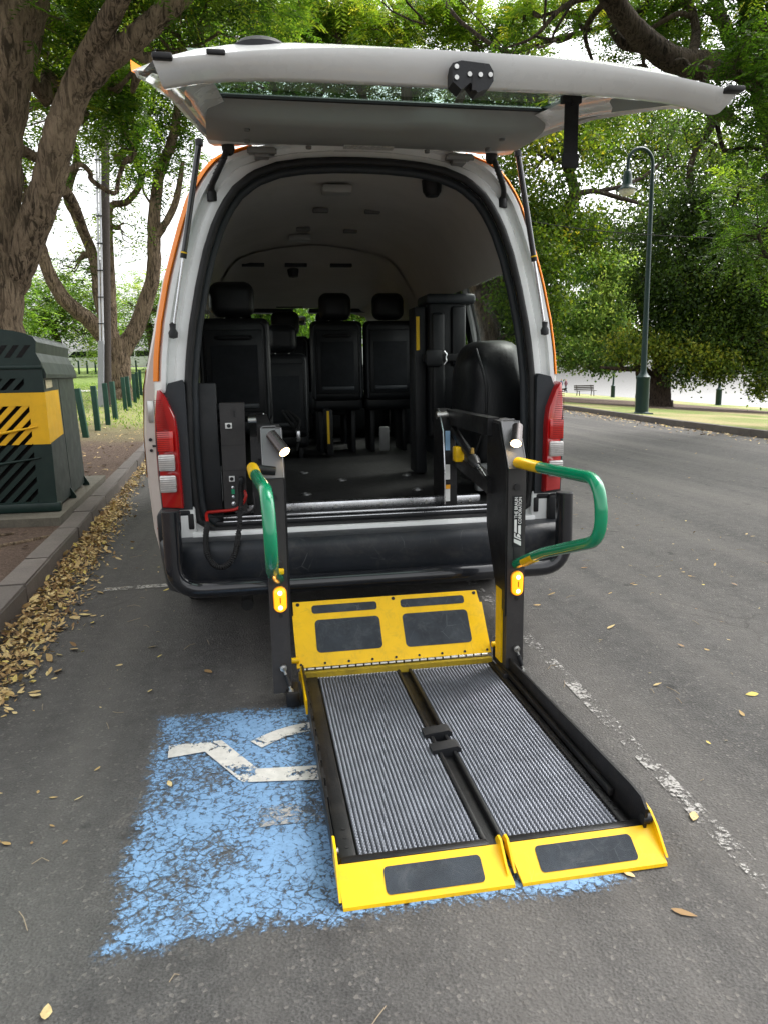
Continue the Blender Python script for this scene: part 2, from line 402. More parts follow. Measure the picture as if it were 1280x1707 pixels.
strip('wheelchair_seat_stroke', [(-.55, -1.32), (-.3, -1.315), (-.15, -1.31)], .10, .008, wp2, blue)
ln = strip('bay_line', [(.76, 3.2), (.75, 1), (.735, 0), (.722, -.6), (.70, -1.4), (.68, -2.3), (.66, -3.2)], .058, .004, wp2)
tag(ln, 'worn white bay line running beside the lift platform', kind='structure')
ln = strip('bay_end_line', [(-1.45, 1.25), (-1.05, 1.262), (-.3, 1.27), (.7, 1.27)], .07, .004, paint_mat('grey_white_paint', (.42, .4, .37), 20., .85, None, .08, 6.))
tag(ln, 'short broken white line on asphalt by the rear wheel', kind='structure')

# ------------------------------------------------------------------ the van
WHITE = M('van_white_paint', (.80, .81, .80), .28, 0, .03, 2, .10, (.34, .31, .27), coat=.6)
ORANGE = M('van_orange_stripe', (.88, .24, .006), .5, 0, .06, 4, .06, spec=.2)
BLACKP = M('black_plastic', (.011, .012, .014), .5, 0, .3, 9, .15, (.06, .055, .05), .15, 300)
GREYP = M('dark_grey_plastic', (.022, .026, .031), .48, 0, .2, 5, .18, (.1, .09, .08), .15, 350)
BUMPER = M('bumper_plastic', (.017, .02, .025), .46, 0, .25, 4, .45, (.085, .078, .07), .15, 300, scratch=(7, (.12, .12, .12)))
RUBBER = M('black_rubber', (.012, .012, .013), .55, 0, .2, 12, .1)
GLOSSB = M('gloss_black_tube', (.010, .011, .014), .2, 0, .2, 5, .12, (.06, .055, .05), coat=.7)
LINER = M('headliner_cloth', (.56, .54, .51), .95, 0, .06, 3, .1, (.2, .18, .15), .3, 500)
TRIMG = M('tailgate_trim_plastic', (.29, .30, .29), .6, 0, .06, 3, .1, (.2, .19, .17), .15, 400)
FLOORM = M('rubber_floor', (.009, .009, .010), .72, 0, .4, 14, .45, (.055, .05, .045), .2, 160)
LEATHER = M('black_leather', (.008, .009, .0105), .42, 0, .25, 7, .1, (.04, .04, .04), .3, 90)
CHROME = M('brushed_aluminium', (.62, .63, .65), .28, 1, .1, 12, .2, (.25, .24, .22))
STEEL = M('zinc_steel', (.5, .5, .48), .35, 1, .15, 20, .2)
GLASS = glassy('window_glass', (.80, .87, .83)); RGLASS = glassy('green_tailgate_glass', (.58, .76, .68)); TINT = glassy('tinted_window_glass', (.90, .95, .91))
UNDER = M('underbody', (.012, .012, .012), .8)
REDL = M('red_lens', (.42, .006, .008), .12, 0, .15, 3, coat=1.)
CLEARL = M('clear_lens', (.62, .6, .58), .15, .35, .25, 40, coat=1.)
van = thing('van', 'white high-roof van with orange stripes, its tailgate open over a wheelchair lift', 'van', (0, 2.4, 0))

prof = [(.86, .30), (.925, .36), (.94, .55), (.945, .80), (.947, 1.0), (.94, 1.22), (.928, 1.36), (.905, 1.5), (.862, 1.68), (.83, 1.78), (.79, 1.90),
        (.745, 2.02), (.70, 2.10), (.625, 2.18), (.5, 2.225), (.33, 2.26), (.16, 2.279)]
zmx = [(0, 2.285), (3.0, 2.285), (3.6, 2.26), (4.0, 2.16), (4.25, 2.0), (4.6, 1.62), (4.95, 1.22), (5.15, 1.02), (5.28, .75)]
def section(y, ins=0.):
    zt = float(np.interp(y, [a for a, b in zmx], [b for a, b in zmx])); nar = float(np.interp(y, [0, 4.2, 4.9, 5.28], [1, 1, .95, .82]))
    h = []
    for x, z in prof:
        if z > .9: z = .9+(z-.9)*(zt-.9)/(2.285-.9)
        if zt < .95: z = min(z, zt)
        k = max(0, (abs(x)-ins))*nar; h.append((k, z-ins*(1.35 if z > 1.9 else (.5 if z > 1.3 else 0))))
    zc = zt-ins*1.35
    return [(x, z) for x, z in h]+[(0, zc)]+[(-x, z) for x, z in reversed(h)]
NP = len(prof); ST = [.24, .32, .7, 1.25, 1.36, 1.8, 2.36, 2.46, 3.0, 3.34, 3.46, 4.0, 4.25, 4.6, 4.95, 5.15, 5.28]
WIN = [(.32, 1.25), (1.36, 2.36), (2.46, 3.34), (3.46, 4.25)]
def iswin(ya, yb, k):
    kk = k if k < NP else 2*NP-1-k
    if 5 <= kk <= 8 and any(a-.001 <= ya and yb <= b+.001 for a, b in WIN): return True
    return 4.2 < ya and yb < 5.0 and kk >= 11
def shell(ins, y0, y1, pick):
    b = MB(); st = [s for s in ST if y0 <= s <= y1]; rows = [[(x, y, z) for x, z in section(y, ins)] for y in st]; n = len(rows[0]); o = 0
    for r in rows: b.v += [tuple(q) for q in r]
    for i in range(len(st)-1):
        for k in range(n-1):
            if pick(st[i], st[i+1], k, (k if k < NP else 2*NP-1-k)): b.f.append((i*n+k, i*n+k+1, (i+1)*n+k+1, (i+1)*n+k))
    return b
body = shell(0, .24, 5.28, lambda a, b, k, kk: not iswin(a, b, k)).build('body', WHITE, van, 35)
shell(.006, .24, 5.28, lambda a, b, k, kk: iswin(a, b, k) and a > 4.2).build('windscreen', GLASS, van, 35)
for a, b_ in WIN:
    for side in (0, 1):
        shell(.008, a, b_, lambda ya, yb, k, kk: iswin(ya, yb, k) and ya < 4.2 and (k < NP) == (side == 0)).build('side_window', TINT, van, 35)
# nose
sec = section(5.28); MB().add([(x, 5.28, z) for x, z in sec], [tuple(range(len(sec)))]).build('nose_panel', BLACKP, van, 0)
# interior lining
inner = shell(.055, .24, 4.25, lambda a, b, k, kk: (not iswin(a, b, k)) and kk >= 9).build('headliner', LINER, van, 50)
shell(.05, .24, 4.25, lambda a, b, k, kk: (not iswin(a, b, k)) and kk < 9).build('side_lining', GREYP, van, 50)
b = MB()   # front header that drops to the windscreen
_s = sorted((x, z) for x, z in section(2.5, .062) if z > 1.25)
def ceil_z(x): return float(np.interp(x, [q[0] for q in _s], [q[1] for q in _s]))
b.grid([[(x*(1-.0*k), y, min(ceil_z(x), z+.0)*1. if k else ceil_z(x)) for x in np.linspace(-.80, .80, 25)] for k, (y, z) in enumerate(((2.40, 9), (2.52, 2.165), (2.62, 2.12), (2.75, 2.09), (3.2, 2.03), (3.9, 1.93), (4.15, 1.9)))]).build('front_headliner', LINER, van, 50)
b = MB()
for cx in (-.45, -.125, .225): MB().box(cx-.085, cx+.085, 2.66, 2.70, 2.085, 2.115, .004).build('air_vent', BLACKP, van)
for x, y in ((-.39, 1.16), (-.07, 1.17), (.23, 1.17), (-.44, 1.71), (-.13, 1.73), (.18, 1.77)):
    MB().box(x-.045, x+.045, y-.02, y+.02, 2.176, 2.2, .006).build('ceiling_vent', M('vent_grey', (.16, .155, .15), .7), van)
for x, y in ((-.04, .63), (-.14, 1.97)): MB().box(x-.075, x+.075, y-.045, y+.045, 2.155, 2.195, .012).build('dome_lamp', M('lamp_diffuser', (.4, .4, .38), .4), van)
MB().lathe((.39, .38, 2.14), [(0, -.045), (.03, -.042), (.045, -.02), (.05, .03)], 16).build('speaker', BLACKP, van)
MB().lathe((-.14, 2.8, 2.07), [(0, -.05), (.035, -.045), (.045, 0), (.045, .04)], 12).build('ceiling_camera', BLACKP, van)
MB().box(-.88, .88, .10, 4.3, .56, .632).build('floor', FLOORM, van, 0)
MB().box(-.86, .86, .05, 5.1, .28, .555, .03).build('underbody', UNDER, van, 0)
MB().box(-.86, .86, 4.05, 4.75, .64, 1.36, .12, 4).build('dashboard', BLACKP, van)
for cx in (-.5, .5): MB().box(cx-.42, cx+.42, 4.15, 4.3, 1.86, 1.9, .01).build('sun_visor', GREYP, van)
mr = MB().box(-.21, .05, 4.12, 4.16, 1.74, 1.83, .02).build('rear_view_mirror', BLACKP, van)
MB().box(-.20, .04, 4.108, 4.118, 1.75, 1.82, .004).build('mirror_glass', M('mirror', (.8, .82, .8), .05, 1, .02), mr)
MB().cyl((-.08, 4.15, 1.83), (-.08, 4.2, 1.92), .012, 8).build('mirror_stem', BLACKP, mr)
lb = MB().box(-.24, .02, 4.06, 4.10, 1.90, 1.965, .012).build('overhead_console', BLACKP, van)
MB().box(-.21, -.01, 4.052, 4.062, 1.915, 1.95, .003).build('display', emit('amber_display', (.9, .35, .05), .35), lb)

# rear door frame: outer corner, pillar face, gutter, opening edge
def resample(P, n):
    P = np.array(P, float); d = np.r_[0, np.cumsum(np.linalg.norm(np.diff(P, axis=0), axis=1))]; t = np.linspace(0, d[-1], n)
    return np.stack([np.interp(t, d, P[:, i]) for i in range(P.shape[1])], 1)
op_half = [(.70, .585), (.755, .60), (.776, .64), (.784, .80), (.786, .95), (.779, 1.22), (.762, 1.36), (.742, 1.48), (.706, 1.64), (.667, 1.78), (.625, 1.89), (.585, 1.965), (.535, 2.03),
           (.46, 2.088), (.36, 2.125), (.25, 2.143), (.12, 2.152), (0, 2.154)]
out_half = [(.90, .50), (.94, .58)]+[p for p in prof if p[1] > .7]+[(0, 2.285)]
NQ = 48
opn = resample(op_half, NQ); outn = resample(out_half, NQ)
# match by height first, then by width near the top
zq = np.concatenate([np.linspace(.585, 2.03, 30), np.full(18, np.nan)])
def byz(P, z): P = np.array(P); return np.interp(z, P[:, 1], P[:, 0])
opn = [(byz(op_half, z), z) for z in np.linspace(.585, 2.03, 30)]; outn = [(byz(out_half, z), z) for z in np.linspace(.585, 2.06, 30)]
opn[0] = (.70, .585); opn[1] = (byz(op_half, .63), .635)
for k in range(1, 19):
    f = 1-k/18; xo = .535*f; P = np.array(op_half[::-1]); opn.append((xo, np.interp(xo, P[:, 0], P[:, 1])) if f > 0 else (0, 2.154))
    xq = .72*f; P = np.array(out_half[::-1]); sel = P[P[:, 1] > 1.9]; outn.append((xq, np.interp(xq, sel[:, 0], sel[:, 1])))
opn = np.array(opn); outn = np.array(outn); cen = np.array([0, 1.3])
def ringpts(t, y, ins=0.):
    P = outn*(1-t)+opn*t; d = cen-P; d /= np.linalg.norm(d, axis=1)[:, None]; P = P+d*ins
    h = [(x, y, z) for x, z in P]
    return h+[(-x, yy, z) for x, yy, z in reversed(h[:-1])]
rings = [ringpts(0, .24), ringpts(0, .15, .004), ringpts(0, .09, .016), ringpts(0, .055, .04), ringpts(.3, .035), ringpts(.42, .034), ringpts(.46, .055), ringpts(.62, .06), ringpts(.68, .045), ringpts(.9, .04), ringpts(1, .045), ringpts(1, .16, -.01)]
fr = MB().grid(rings).build('door_frame', WHITE, van, 35)
# orange stripe wrapping the rear corners (both sides), proud of the paint
for s in (1, -1):
    b = MB(); rows = []
    for ii in range(13, 36):
        tt = .2 if s < 0 else .11
        qs = [ringpts(0, .235, -.003)[ii], ringpts(0, .15, .001)[ii], ringpts(0, .09, .013)[ii], ringpts(0, .055, .037)[ii], ringpts(tt, .042 if s < 0 else .049, 0. if s < 0 else .016)[ii]]
        rows.append([(s*q[0], q[1]-.004, q[2]) for q in qs])
    b.grid(rows).build('orange_stripe', ORANGE, van, 60)
# weather seal round the opening
seal = [Vector((x, .03, z)) for x, _, z in ringpts(1, 0)]
lowc = [Vector((-.70, .03, .585)), Vector((-.4, .03, .583)), Vector((0, .03, .583)), Vector((.4, .03, .583))]
path = seal+lowc+[seal[0]]
MB().tube(path, .017, 8).build('door_seal', RUBBER, van, 60)
path2 = [Vector((p.x*.975, .085, 1.3+(p.z-1.3)*.98)) for p in seal]
MB().tube(path2, .02, 8).build('inner_trim_edge', GREYP, van, 60)
# sill under the opening
for s in (-1, 1): MB().box(s*.845-.065, s*.845+.065, .004, .1, .50, .70, .012).build('pillar_foot', WHITE, van); MB().box(s*.80-.012, s*.80+.012, -.006, .006, .60, .67, .005).build('drain_slot', RUBBER, van)
MB().box(-.80, .80, -.005, .1, .515, .585, .012).build('rear_sill', WHITE, van)
b = MB().prism([(-.20, .515), (-.15, .49), (.15, .49), (.20, .515)], -.012, .03).build('sill_recess_panel', WHITE, van)
st = MB().box(-.045, .045, -.03, -.004, .50, .512, .003); st.tube(fillet([(-.022, -.02, .512), (-.022, -.02, .555), (.022, -.02, .555), (.022, -.02, .512)], .01), .006, 8)
st.build('door_striker', STEEL, van)
MB().box(-.70, .70, .05, .16, .59, .618, .008).build('sill_step', BLACKP, van)
for yy, zz in ((.058, .606), (.092, .621)): MB().box(-.665, .665, yy-.006, yy+.006, zz, zz+.012, .003).build('sill_strip', CHROME, van)
rl = MB().box(-.615, .575, .165, .205, .62, .668, .006)
rl.build('lift_floor_rail', CHROME, van)
b = MB()
for k in range(6): b.cyl((-.58+k*.22, .16, .645), (-.58+k*.22, .168, .645), .009, 8)
b.build('rail_bolt', STEEL, van)
YEL = M('safety_yellow', (.80, .50, .008), .42, 0, .06, 3, .18, (.28, .2, .05), .05, 200)
for a, c2 in ((-.36, .0), (.06, .38)): MB().box(a, c2, .235, .27, .633, .637).build('floor_edge_tape', YEL, van, 0)
for x, y in ((-.25, .62), (.36, .62), (.0, 1.1), (.42, 1.2), (-.2, 1.5)): MB().lathe((x, y, .632), [(.03, 0), (.027, .008), (.016, .009), (.014, .004), (0, .004)], 16).build('floor_anchor', M('anchor_steel', (.2, .2, .2), .4, .8), van)

# rear lamps with their dark garnish
for s in (-1, 1):
    g = MB(); ga = [(.79, .69), (.92, .69), (.925, 1.0), (.918, 1.10), (.898, 1.195), (.872, 1.2), (.858, 1.238), (.80, 1.252), (.79, 1.23)]
    g.prism([(s*x, z) for x, z in ga], -.005, .12); gar = g.build('lamp_garnish', GREYP, van, 30)
    prof_l = [(.823, .70), (.918, .702), (.928, .85), (.930, 1.0), (.926, 1.1), (.905, 1.212), (.890, 1.214), (.868, 1.185), (.835, 1.10), (.826, 1.03)]
    cx, cz = .878, .95
    rows = []
    for k, (yy, sc) in enumerate(((.03, 1), (-.012, 1), (-.03, .985), (-.042, .95), (-.047, .86))): rows.append([(s*(cx+(x-cx)*sc), yy+(.05*max(0, (x-.89))/.04 if k else 0), cz+(z-cz)*(sc if sc == 1 else 1-(1-sc)*.25)) for x, z in prof_l])
    lb = MB().grid(rows, close=True); n = len(prof_l); lb.f.append(tuple(len(lb.v)-n+k for k in range(n)))
    tl = lb.build('tail_lamp', REDL, van, 50, 'red tail lamp with two clear lens blocks')
    for z0, z1 in ((.868, .940), (.775, .850)):
        c_ = MB().box(s*.878-.038, s*.878+.032, -.056, -.03, z0, z1, .008)
        cl = c_.build('clear_lens', CLEARL, tl)
        rb = MB()
        for q in range(7): zz = z0+.009+q*(z1-z0-.018)/6; rb.box(s*.878-.034, s*.878+.028, -.0585, -.055, zz-.002, zz+.002)
        rb.build('lens_rib', M('lens_rib', (.35, .34, .33), .2, .3), cl, 0)
    MB().box(s*.878-.037, s*.878+.031, -.0505, -.04, .95, 1.04, .006).build('brake_lens', M('bright_red_lens', (.52, .012, .007), .12, 0, .15, 30, coat=1.), tl)
    rb = MB()
    for q in range(26): zz = .955+q*.0085; rb.box(s*.885-.030+max(0, zz-1.05)*.18*(s > 0)-max(0, zz-1.05)*.0, s*.885+.022-max(0, zz-1.05)*.18*(s < 0), -.0515, -.049, zz-.0012, zz+.0012)
    rb.build('lens_rib', M('red_rib', (.2, .004, .004), .2), tl, 0)
    MB().box(s*.835-.035, s*.835+.035, .0, .06, .66, .688, .01).build('lamp_lower_trim', BLACKP, van)

# bumper and tube step bar
bm_rows = []
for x, dy in ((-.955, .16), (-.95, .05), (-.925, -.06), (-.87, -.125), (-.7, -.15), (0, -.16), (.7, -.15), (.87, -.125), (.925, -.06), (.95, .05), (.955, .16)):
    bm_rows.append([(x, dy+.03, .565), (x, dy, .552), (x*.998, dy-.012, .53), (x*.995, dy-.004, .47), (x*.99, dy+.012, .40), (x*.985, dy+.04, .335), (x*.97, dy+.12, .325)])
bp_ = MB().grid(bm_rows)
bp_.grid([[(r[0][0], r[0][1], r[0][2]-.001), (r[0][0]*.98, .2, .564)] for r in bm_rows]); bp_.build('rear_bumper', BUMPER, van, 45)
for s in (-1, 1): MB().box(s*.90-.045, s*.90+.045, -.02, .14, .545, .685, .02).build('bumper_corner', BLACKP, van)
tp = fillet([(-.865, -.175, .715), (-.865, -.185, .375), (.865, -.185, .375), (.865, -.175, .715)], .12, 8)
tb = MB().tube(tp, .0385, 18).build('step_bar', GLOSSB, van, 60)
for s in (-1, 1):
    MB().lathe((s*.865, -.175, .714), [(.0385, 0), (.036, .006), (0, .007)], 16).build('bar_end_cap', BLACKP, tb)
    MB().box(s*.5-.03, s*.5+.03, -.18, .1, .335, .36).build('bar_bracket', UNDER, tb)
tw = MB().box(-.60, -.55, -.05, .1, .25, .33, .006); tw.cyl((-.575, -.06, .255), (-.575, -.03, .255), .028, 12); tw.build('tow_hook', UNDER, van)
# wheels
TYRE = M('tyre_rubber', (.016, .016, .016), .8, 0, .3, 12, .3, (.06, .055, .05), .3, 120)
def wheel(cx, cy):
    s = 1 if cx > 0 else -1
    pr = [(.19, -.10), (.27, -.108), (.315, -.10), (.335, -.075), (.338, -.02), (.338, .02), (.335, .075), (.315, .10), (.27, .108), (.19, .10)]
    w_ = MB().lathe((cx, cy, .338), pr, 36, 'x').build('wheel', TYRE, van, 30)
    g = MB()
    for off in (-.05, -.017, .017, .05): g.lathe((cx+off, cy, .338), [(.3385, -.006), (.3395, 0), (.3385, .006)], 36, 'x')
    g.build('tread_groove', RUBBER, w_, 0)
    MB().lathe((cx, cy, .338), [(0, s*.04), (.06, s*.05), (.07, s*.02), (.17, s*.0), (.19, s*.09), (.2, s*.1)], 28, 'x').build('rim', CHROME, w_, 30)
for cx, cy in ((-.83, .98), (.83, .98), (-.83, 4.25), (.83, 4.25)): wheel(cx, cy)

# open sliding door, slid back along the kerb side
dr = [(.345, .93), (.40, .972), (.55, 1.0), (.80, 1.012), (1.0, 1.012), (1.22, .998), (1.3, .98), (1.5, .93), (1.68, .885), (1.86, .82), (1.93, .79)]
def wav(z): return .012*math.sin(z*16) if .4 < z < 1.25 else 0
rows_o = [[(-x-.0, y+wav(z)*(y < .4), z) for z, x in dr] for y in (.27, .3, .6, 1.0, 1.4)]
sdb = MB().grid([[p for p in rows_o[1]], rows_o[2], rows_o[3], rows_o[4]])
sd_ = sdb.build('sliding_door', WHITE, van, 50, 'open sliding door seen edge-on')
gl_ = MB().grid([[(-x-.003, y, z) for z, x in dr if 1.2 < z < 1.9] for y in (.36, .7, 1.05, 1.34)]).build('sliding_door_window', TINT, sd_, 50)
MB().grid([[(-x-.004, y, z) for z, x in dr[-2:]] for y in (.30, .8, 1.38)]).build('orange_band', ORANGE, sd_, 50)
MB().grid([[(-x-.004, y, z) for z, x in dr if .7 < z < 1.31] for y in (.296, .4, .8, 1.38)]).build('orange_panel', ORANGE, sd_, 50)
ed = MB(); lo = dr
ed.grid([[(-x+.0, .295+wav(z), z) for z, x in lo], [(-x+.012, .27+wav(z), z) for z, x in lo], [(-x+.05, .268, z) for z, x in lo], [(-x+.062, .285, z) for z, x in lo], [(-x+.062, 1.4, z) for z, x in lo]])
ed.build('door_edge', M('door_edge_reflection_tone', (.50, .44, .40), .35, 0, .1, 3, .25, (.3, .22, .16), coat=.4), sd_, 40)  # door edge browned: its orange reflection is put into the colour
MB().tube([(-x+.07, .282, z) for z, x in dr], .017, 6).build('door_gap_shade', RUBBER, sd_, 60)  # dark strip added for the shaded gap between door and body
for z, r, mm in ((.56, .011, REDL), (.46, .010, BLACKP), (.98, .008, BLACKP), (.93, .007, BLACKP)):
    x = np.interp(z, [a for a, b in dr], [b for a, b in dr]); MB().cyl((-x+.03, .262, z), (-x+.03, .272, z), r, 12).build('edge_plug', mm, sd_)
MB().box(-.985, -.955, .26, .275, 1.06, 1.16, .004).build('door_latch', STEEL, sd_)
MB().box(-.975, -.955, .262, .27, .945, .955).build('latch_slot', BLACKP, sd_)

# tailgate: raised, dipping towards its free edge
_ty = [(-1.62, 1.968), (-1.5, 1.985), (-1.3, 2.042), (-1.0, 2.128), (-.6, 2.208), (-.3, 2.235), (.1, 2.245)]
def tgz(y): return float(np.interp(y, [a for a, b in _ty], [b for a, b in _ty]))
tgw = [(.06, .60), (-.1, .65), (-.35, .69), (-.7, .72), (-1.1, .742), (-1.40, .742), (-1.5, .71)]
def hw(y): a = sorted(tgw); return float(np.interp(y, [q[0] for q in a], [q[1] for q in a]))
def lipy(u): return -1.54+.012*u**4        # plan curve of the free edge, u = x/halfwidth
tys = [.06, -.05, -.2, -.45, -.7, -1.0, -1.25, -1.4]
US = np.linspace(-1, 1, 21)
lipz = lambda u: 1.969-.048*abs(u)**2.2
def drop(y): return float(np.interp(y, [-1.42, -.8, -.3, .06], [.068, .06, .045, .03]))
rows = [[(u*hw(y), y, tgz(y)+.012*(1-u**4)*(.6 if y > -.1 else 1)-drop(y)*abs(u)**5) for u in US] for y in tys]
rows.append([(u*.71, -1.49+.03*abs(u)**4, tgz(-1.5)+.004*(1-u**4)-.060*abs(u)**3) for u in US]); rows.append([(u*.682, lipy(u), lipz(u)) for u in US])
skin = [r for r in rows]
tgm = MB()
gy0, gy1, gx = -.66, -1.28, .60
# outer skin with an opening for the rear window
o = len(tgm.v); n = len(US)
for r in skin: tgm.v += [tuple(q) for q in r]
for i in range(len(skin)-1):
    for k in range(n-1):
        ym = (skin[i][k][1]+skin[i+1][k][1])/2; um = (US[k]+US[k+1])/2
        if -1.27 < ym < -.70 and abs(um) < .8 and i in (4, 5) or -.75 < ym < -.5 and i == 3 and abs(um) < .82: continue
        tgm.f.append((o+i*n+k, o+i*n+k+1, o+(i+1)*n+k+1, o+(i+1)*n+k))
tg = tgm.build('tailgate', WHITE, van, 40, 'raised white tailgate seen from below')
# orange edge along its outer skin
b = MB(); b.grid([[(s_*(hw(y)+.003), y, tgz(y)-drop(y)+.012+dz) for dz in (-.012, .012)] for s_ in (-1,) for y in (-1.0, -1.2, -1.38)]); b.build('orange_edge', ORANGE, tg, 0)
# inner frame: side rails, hinge rail and the deep bottom rail
def rail(s):
    rr = []
    for y in (.04, -.1, -.35, -.7, -1.1, -1.35, -1.45):
        h_ = hw(y); z = tgz(y); ze = z-drop(y)
        rr.append([(s*h_, y, ze), (s*(h_-.006), y, ze-.012), (s*(h_-.022), y, ze-.016), (s*(h_-.034), y, ze-.006), (s*(h_-.05), y, ze-.010), (s*(h_-.07), y, ze-.012), (s*(h_-.085), y, min(ze, z-.045)), (s*(h_-.11), y, z-.04), (s*(h_-.15), y, z-.028)])
    return rr
for s in (-1, 1): MB().grid(rail(s)).build('side_rail', WHITE, tg, 45)
MB().grid([[(u*.60, .075, 2.235+.03*(1-u*u)) for u in US], [(u*.60, .05, 2.205+.02*(1-u*u)) for u in US], [(u*.61, .0, 2.185+.02*(1-u*u)) for u in US], [(u*.63, -.06, 2.178+.015*(1-u*u)) for u in US], [(u*.64, -.1, 2.19+.015*(1-u*u)) for u in US]]).build('hinge_rail', WHITE, tg, 45)
botz = lambda u: 1.914-.026*abs(u)**6
_rr = [[(u*(.682-.012*f), lipy(u)+.045*f*f+.004*f, lipz(u)*(1-f)+botz(u)*f) for u in US] for f in (0, .08, .3, .6, .85, .97, 1)]
_rr += [[(u*.668, lipy(u)+.062, botz(u)+.0005) for u in US], [(u*.664, lipy(u)+.085, botz(u)+.006) for u in US], [(u*.66, lipy(u)+.17, 1.965) for u in US], [(u*.655, lipy(u)+.24, 2.015) for u in US]]
rimb = MB().grid(_rr)
rimb.build('bottom_rail', WHITE, tg, 45)
MB().grid([[(u*.62, y, tgz(y)-.012) for u in US] for y in (-.5, -.8, -1.0, -1.2, -1.38)]).build('rear_window', RGLASS, tg, 60)
MB().tube([(u*.60, -.553, 2.19) for u in US], .008, 6).build('window_seal', RUBBER, tg)
tr_rows = []
for u in US:
    k = 1-abs(u)**6
    bulge = .035*max(0, min(1, (u-.10)/.06))*max(0, min(1, (.52-u)/.06))
    tr_rows.append([(u*.63, -.085, 2.195), (u*.632, -.12, 2.175-.008*k), (u*.628, -.3, 2.145+.01*(1-k)), (u*.622, -.435-bulge*.8, 2.132+.02*(1-k)), (u*.618, -.465-bulge, 2.136+.02*(1-k)), (u*.612, -.485-bulge, 2.15+.02*(1-k)), (u*.60, -.545-bulge*.3, 2.196)])
MB().grid(tr_rows).build('inner_trim_panel', TRIMG, tg, 35)
for s in (-1, 1): MB().grid([[(s*.615, y, tgz(y)-.03) for y in (-.58, -.9, -1.3)], [(s*.66, y, tgz(y)-.075) for y in (-.60, -.9, -1.36)], [(s*.69, y, tgz(y)-.055) for y in (-.58, -.9, -1.38)]]).build('window_side_trim', TRIMG, tg, 45)
for u, yy in ((-.8, -.2), (-.8, -.38), (.8, -.2), (.8, -.38), (-.4, -.15), (.4, -.15)): MB().lathe((u*.60, yy, 2.155-(.0 if yy > -.25 else .012)), [(.012, 0), (.011, -.01), (0, -.012)], 12).build('trim_clip', M('trim_clip', (.16, .165, .16), .5), tg)
MB().box(-.10, .10, -.17, -.13, 2.1545, 2.160).build('trim_label', M('label_pale', (.45, .45, .43), .5, 0, .4, 120), tg, 0)
la = MB().prism([(-.037, 1.900), (-.017, 1.884), (.004, 1.90), (.020, 1.880), (.047, 1.890), (.057, 1.905), (.057, 1.925), (.047, 1.94), (-.017, 1.944), (-.037, 1.938)], -1.556, -1.51).build('tailgate_latch', BLACKP, tg, 30)
lt = MB()
for x, z in ((-.029, 1.930), (-.029, 1.908), (.001, 1.916), (.026, 1.916), (.049, 1.917)): lt.cyl((x, -1.556, z), (x, -1.560, z), .0052, 10)
lt.build('latch_bolt', STEEL, la)
MB().box(.007, .016, -1.5575, -1.54, 1.884, 1.922).build('latch_slot', RUBBER, la, 0)
sp_ = MB().tube([(.355, -1.3, 1.99), (.355, -1.31, 1.95)], .004, 6)
sp_.box(.336, .374, -1.307, -1.302, 1.80, 1.985); sp_.box(.332, .378, -1.311, -1.298, 1.795, 1.83, .003); sp_.box(.328, .382, -1.31, -1.29, 1.955, 1.975, .003)
sp_.build('pull_strap', M('black_webbing', (.012, .012, .013), .8, 0, .2, 60, bmp=.5, bs=600), tg)
MB().box(-.682, -.64, -1.545, -1.52, 1.921, 1.934, .004).build('rubber_buffer', RUBBER, tg); MB().box(.645, .69, -1.55, -1.52, 1.915, 1.928, .004).build('rubber_buffer', RUBBER, tg)
MB().box(-.57, -.53, lipy(.78)-.006, lipy(.78)+.02, 1.936, 1.946, .003).build('rubber_buffer', RUBBER, tg)
wpb = MB().box(-.19, -.115, -1.33, -.66, tgz(-1)+.02, tgz(-1)+.03); 
wpb = MB().tube([(.30, -.80, tgz(-.8)+.03), (-.28, -.98, tgz(-.98)+.03)], .012, 6); wpb.box(.26, .34, -.86, -.70, tgz(-.8)+.02, tgz(-.8)+.06, .01); wpb.build('wiper', BLACKP, tg)
mr = MB().lathe((-.45, -1.36, 2.006), [(0, -.03), (.05, -.03), (.07, -.015), (.072, .008), (.055, .022), (0, .026)], 20).build('parking_mirror', BLACKP, tg)
MB().lathe((-.45, -1.36, 1.975), [(.05, 0), (0, -.004)], 20).build('mirror_glass', MATS['mirror'], mr); MB().cyl((-.45, -1.38, 2.0), (-.45, -1.3, 2.03), .012, 8).build('mirror_stem', BLACKP, mr)
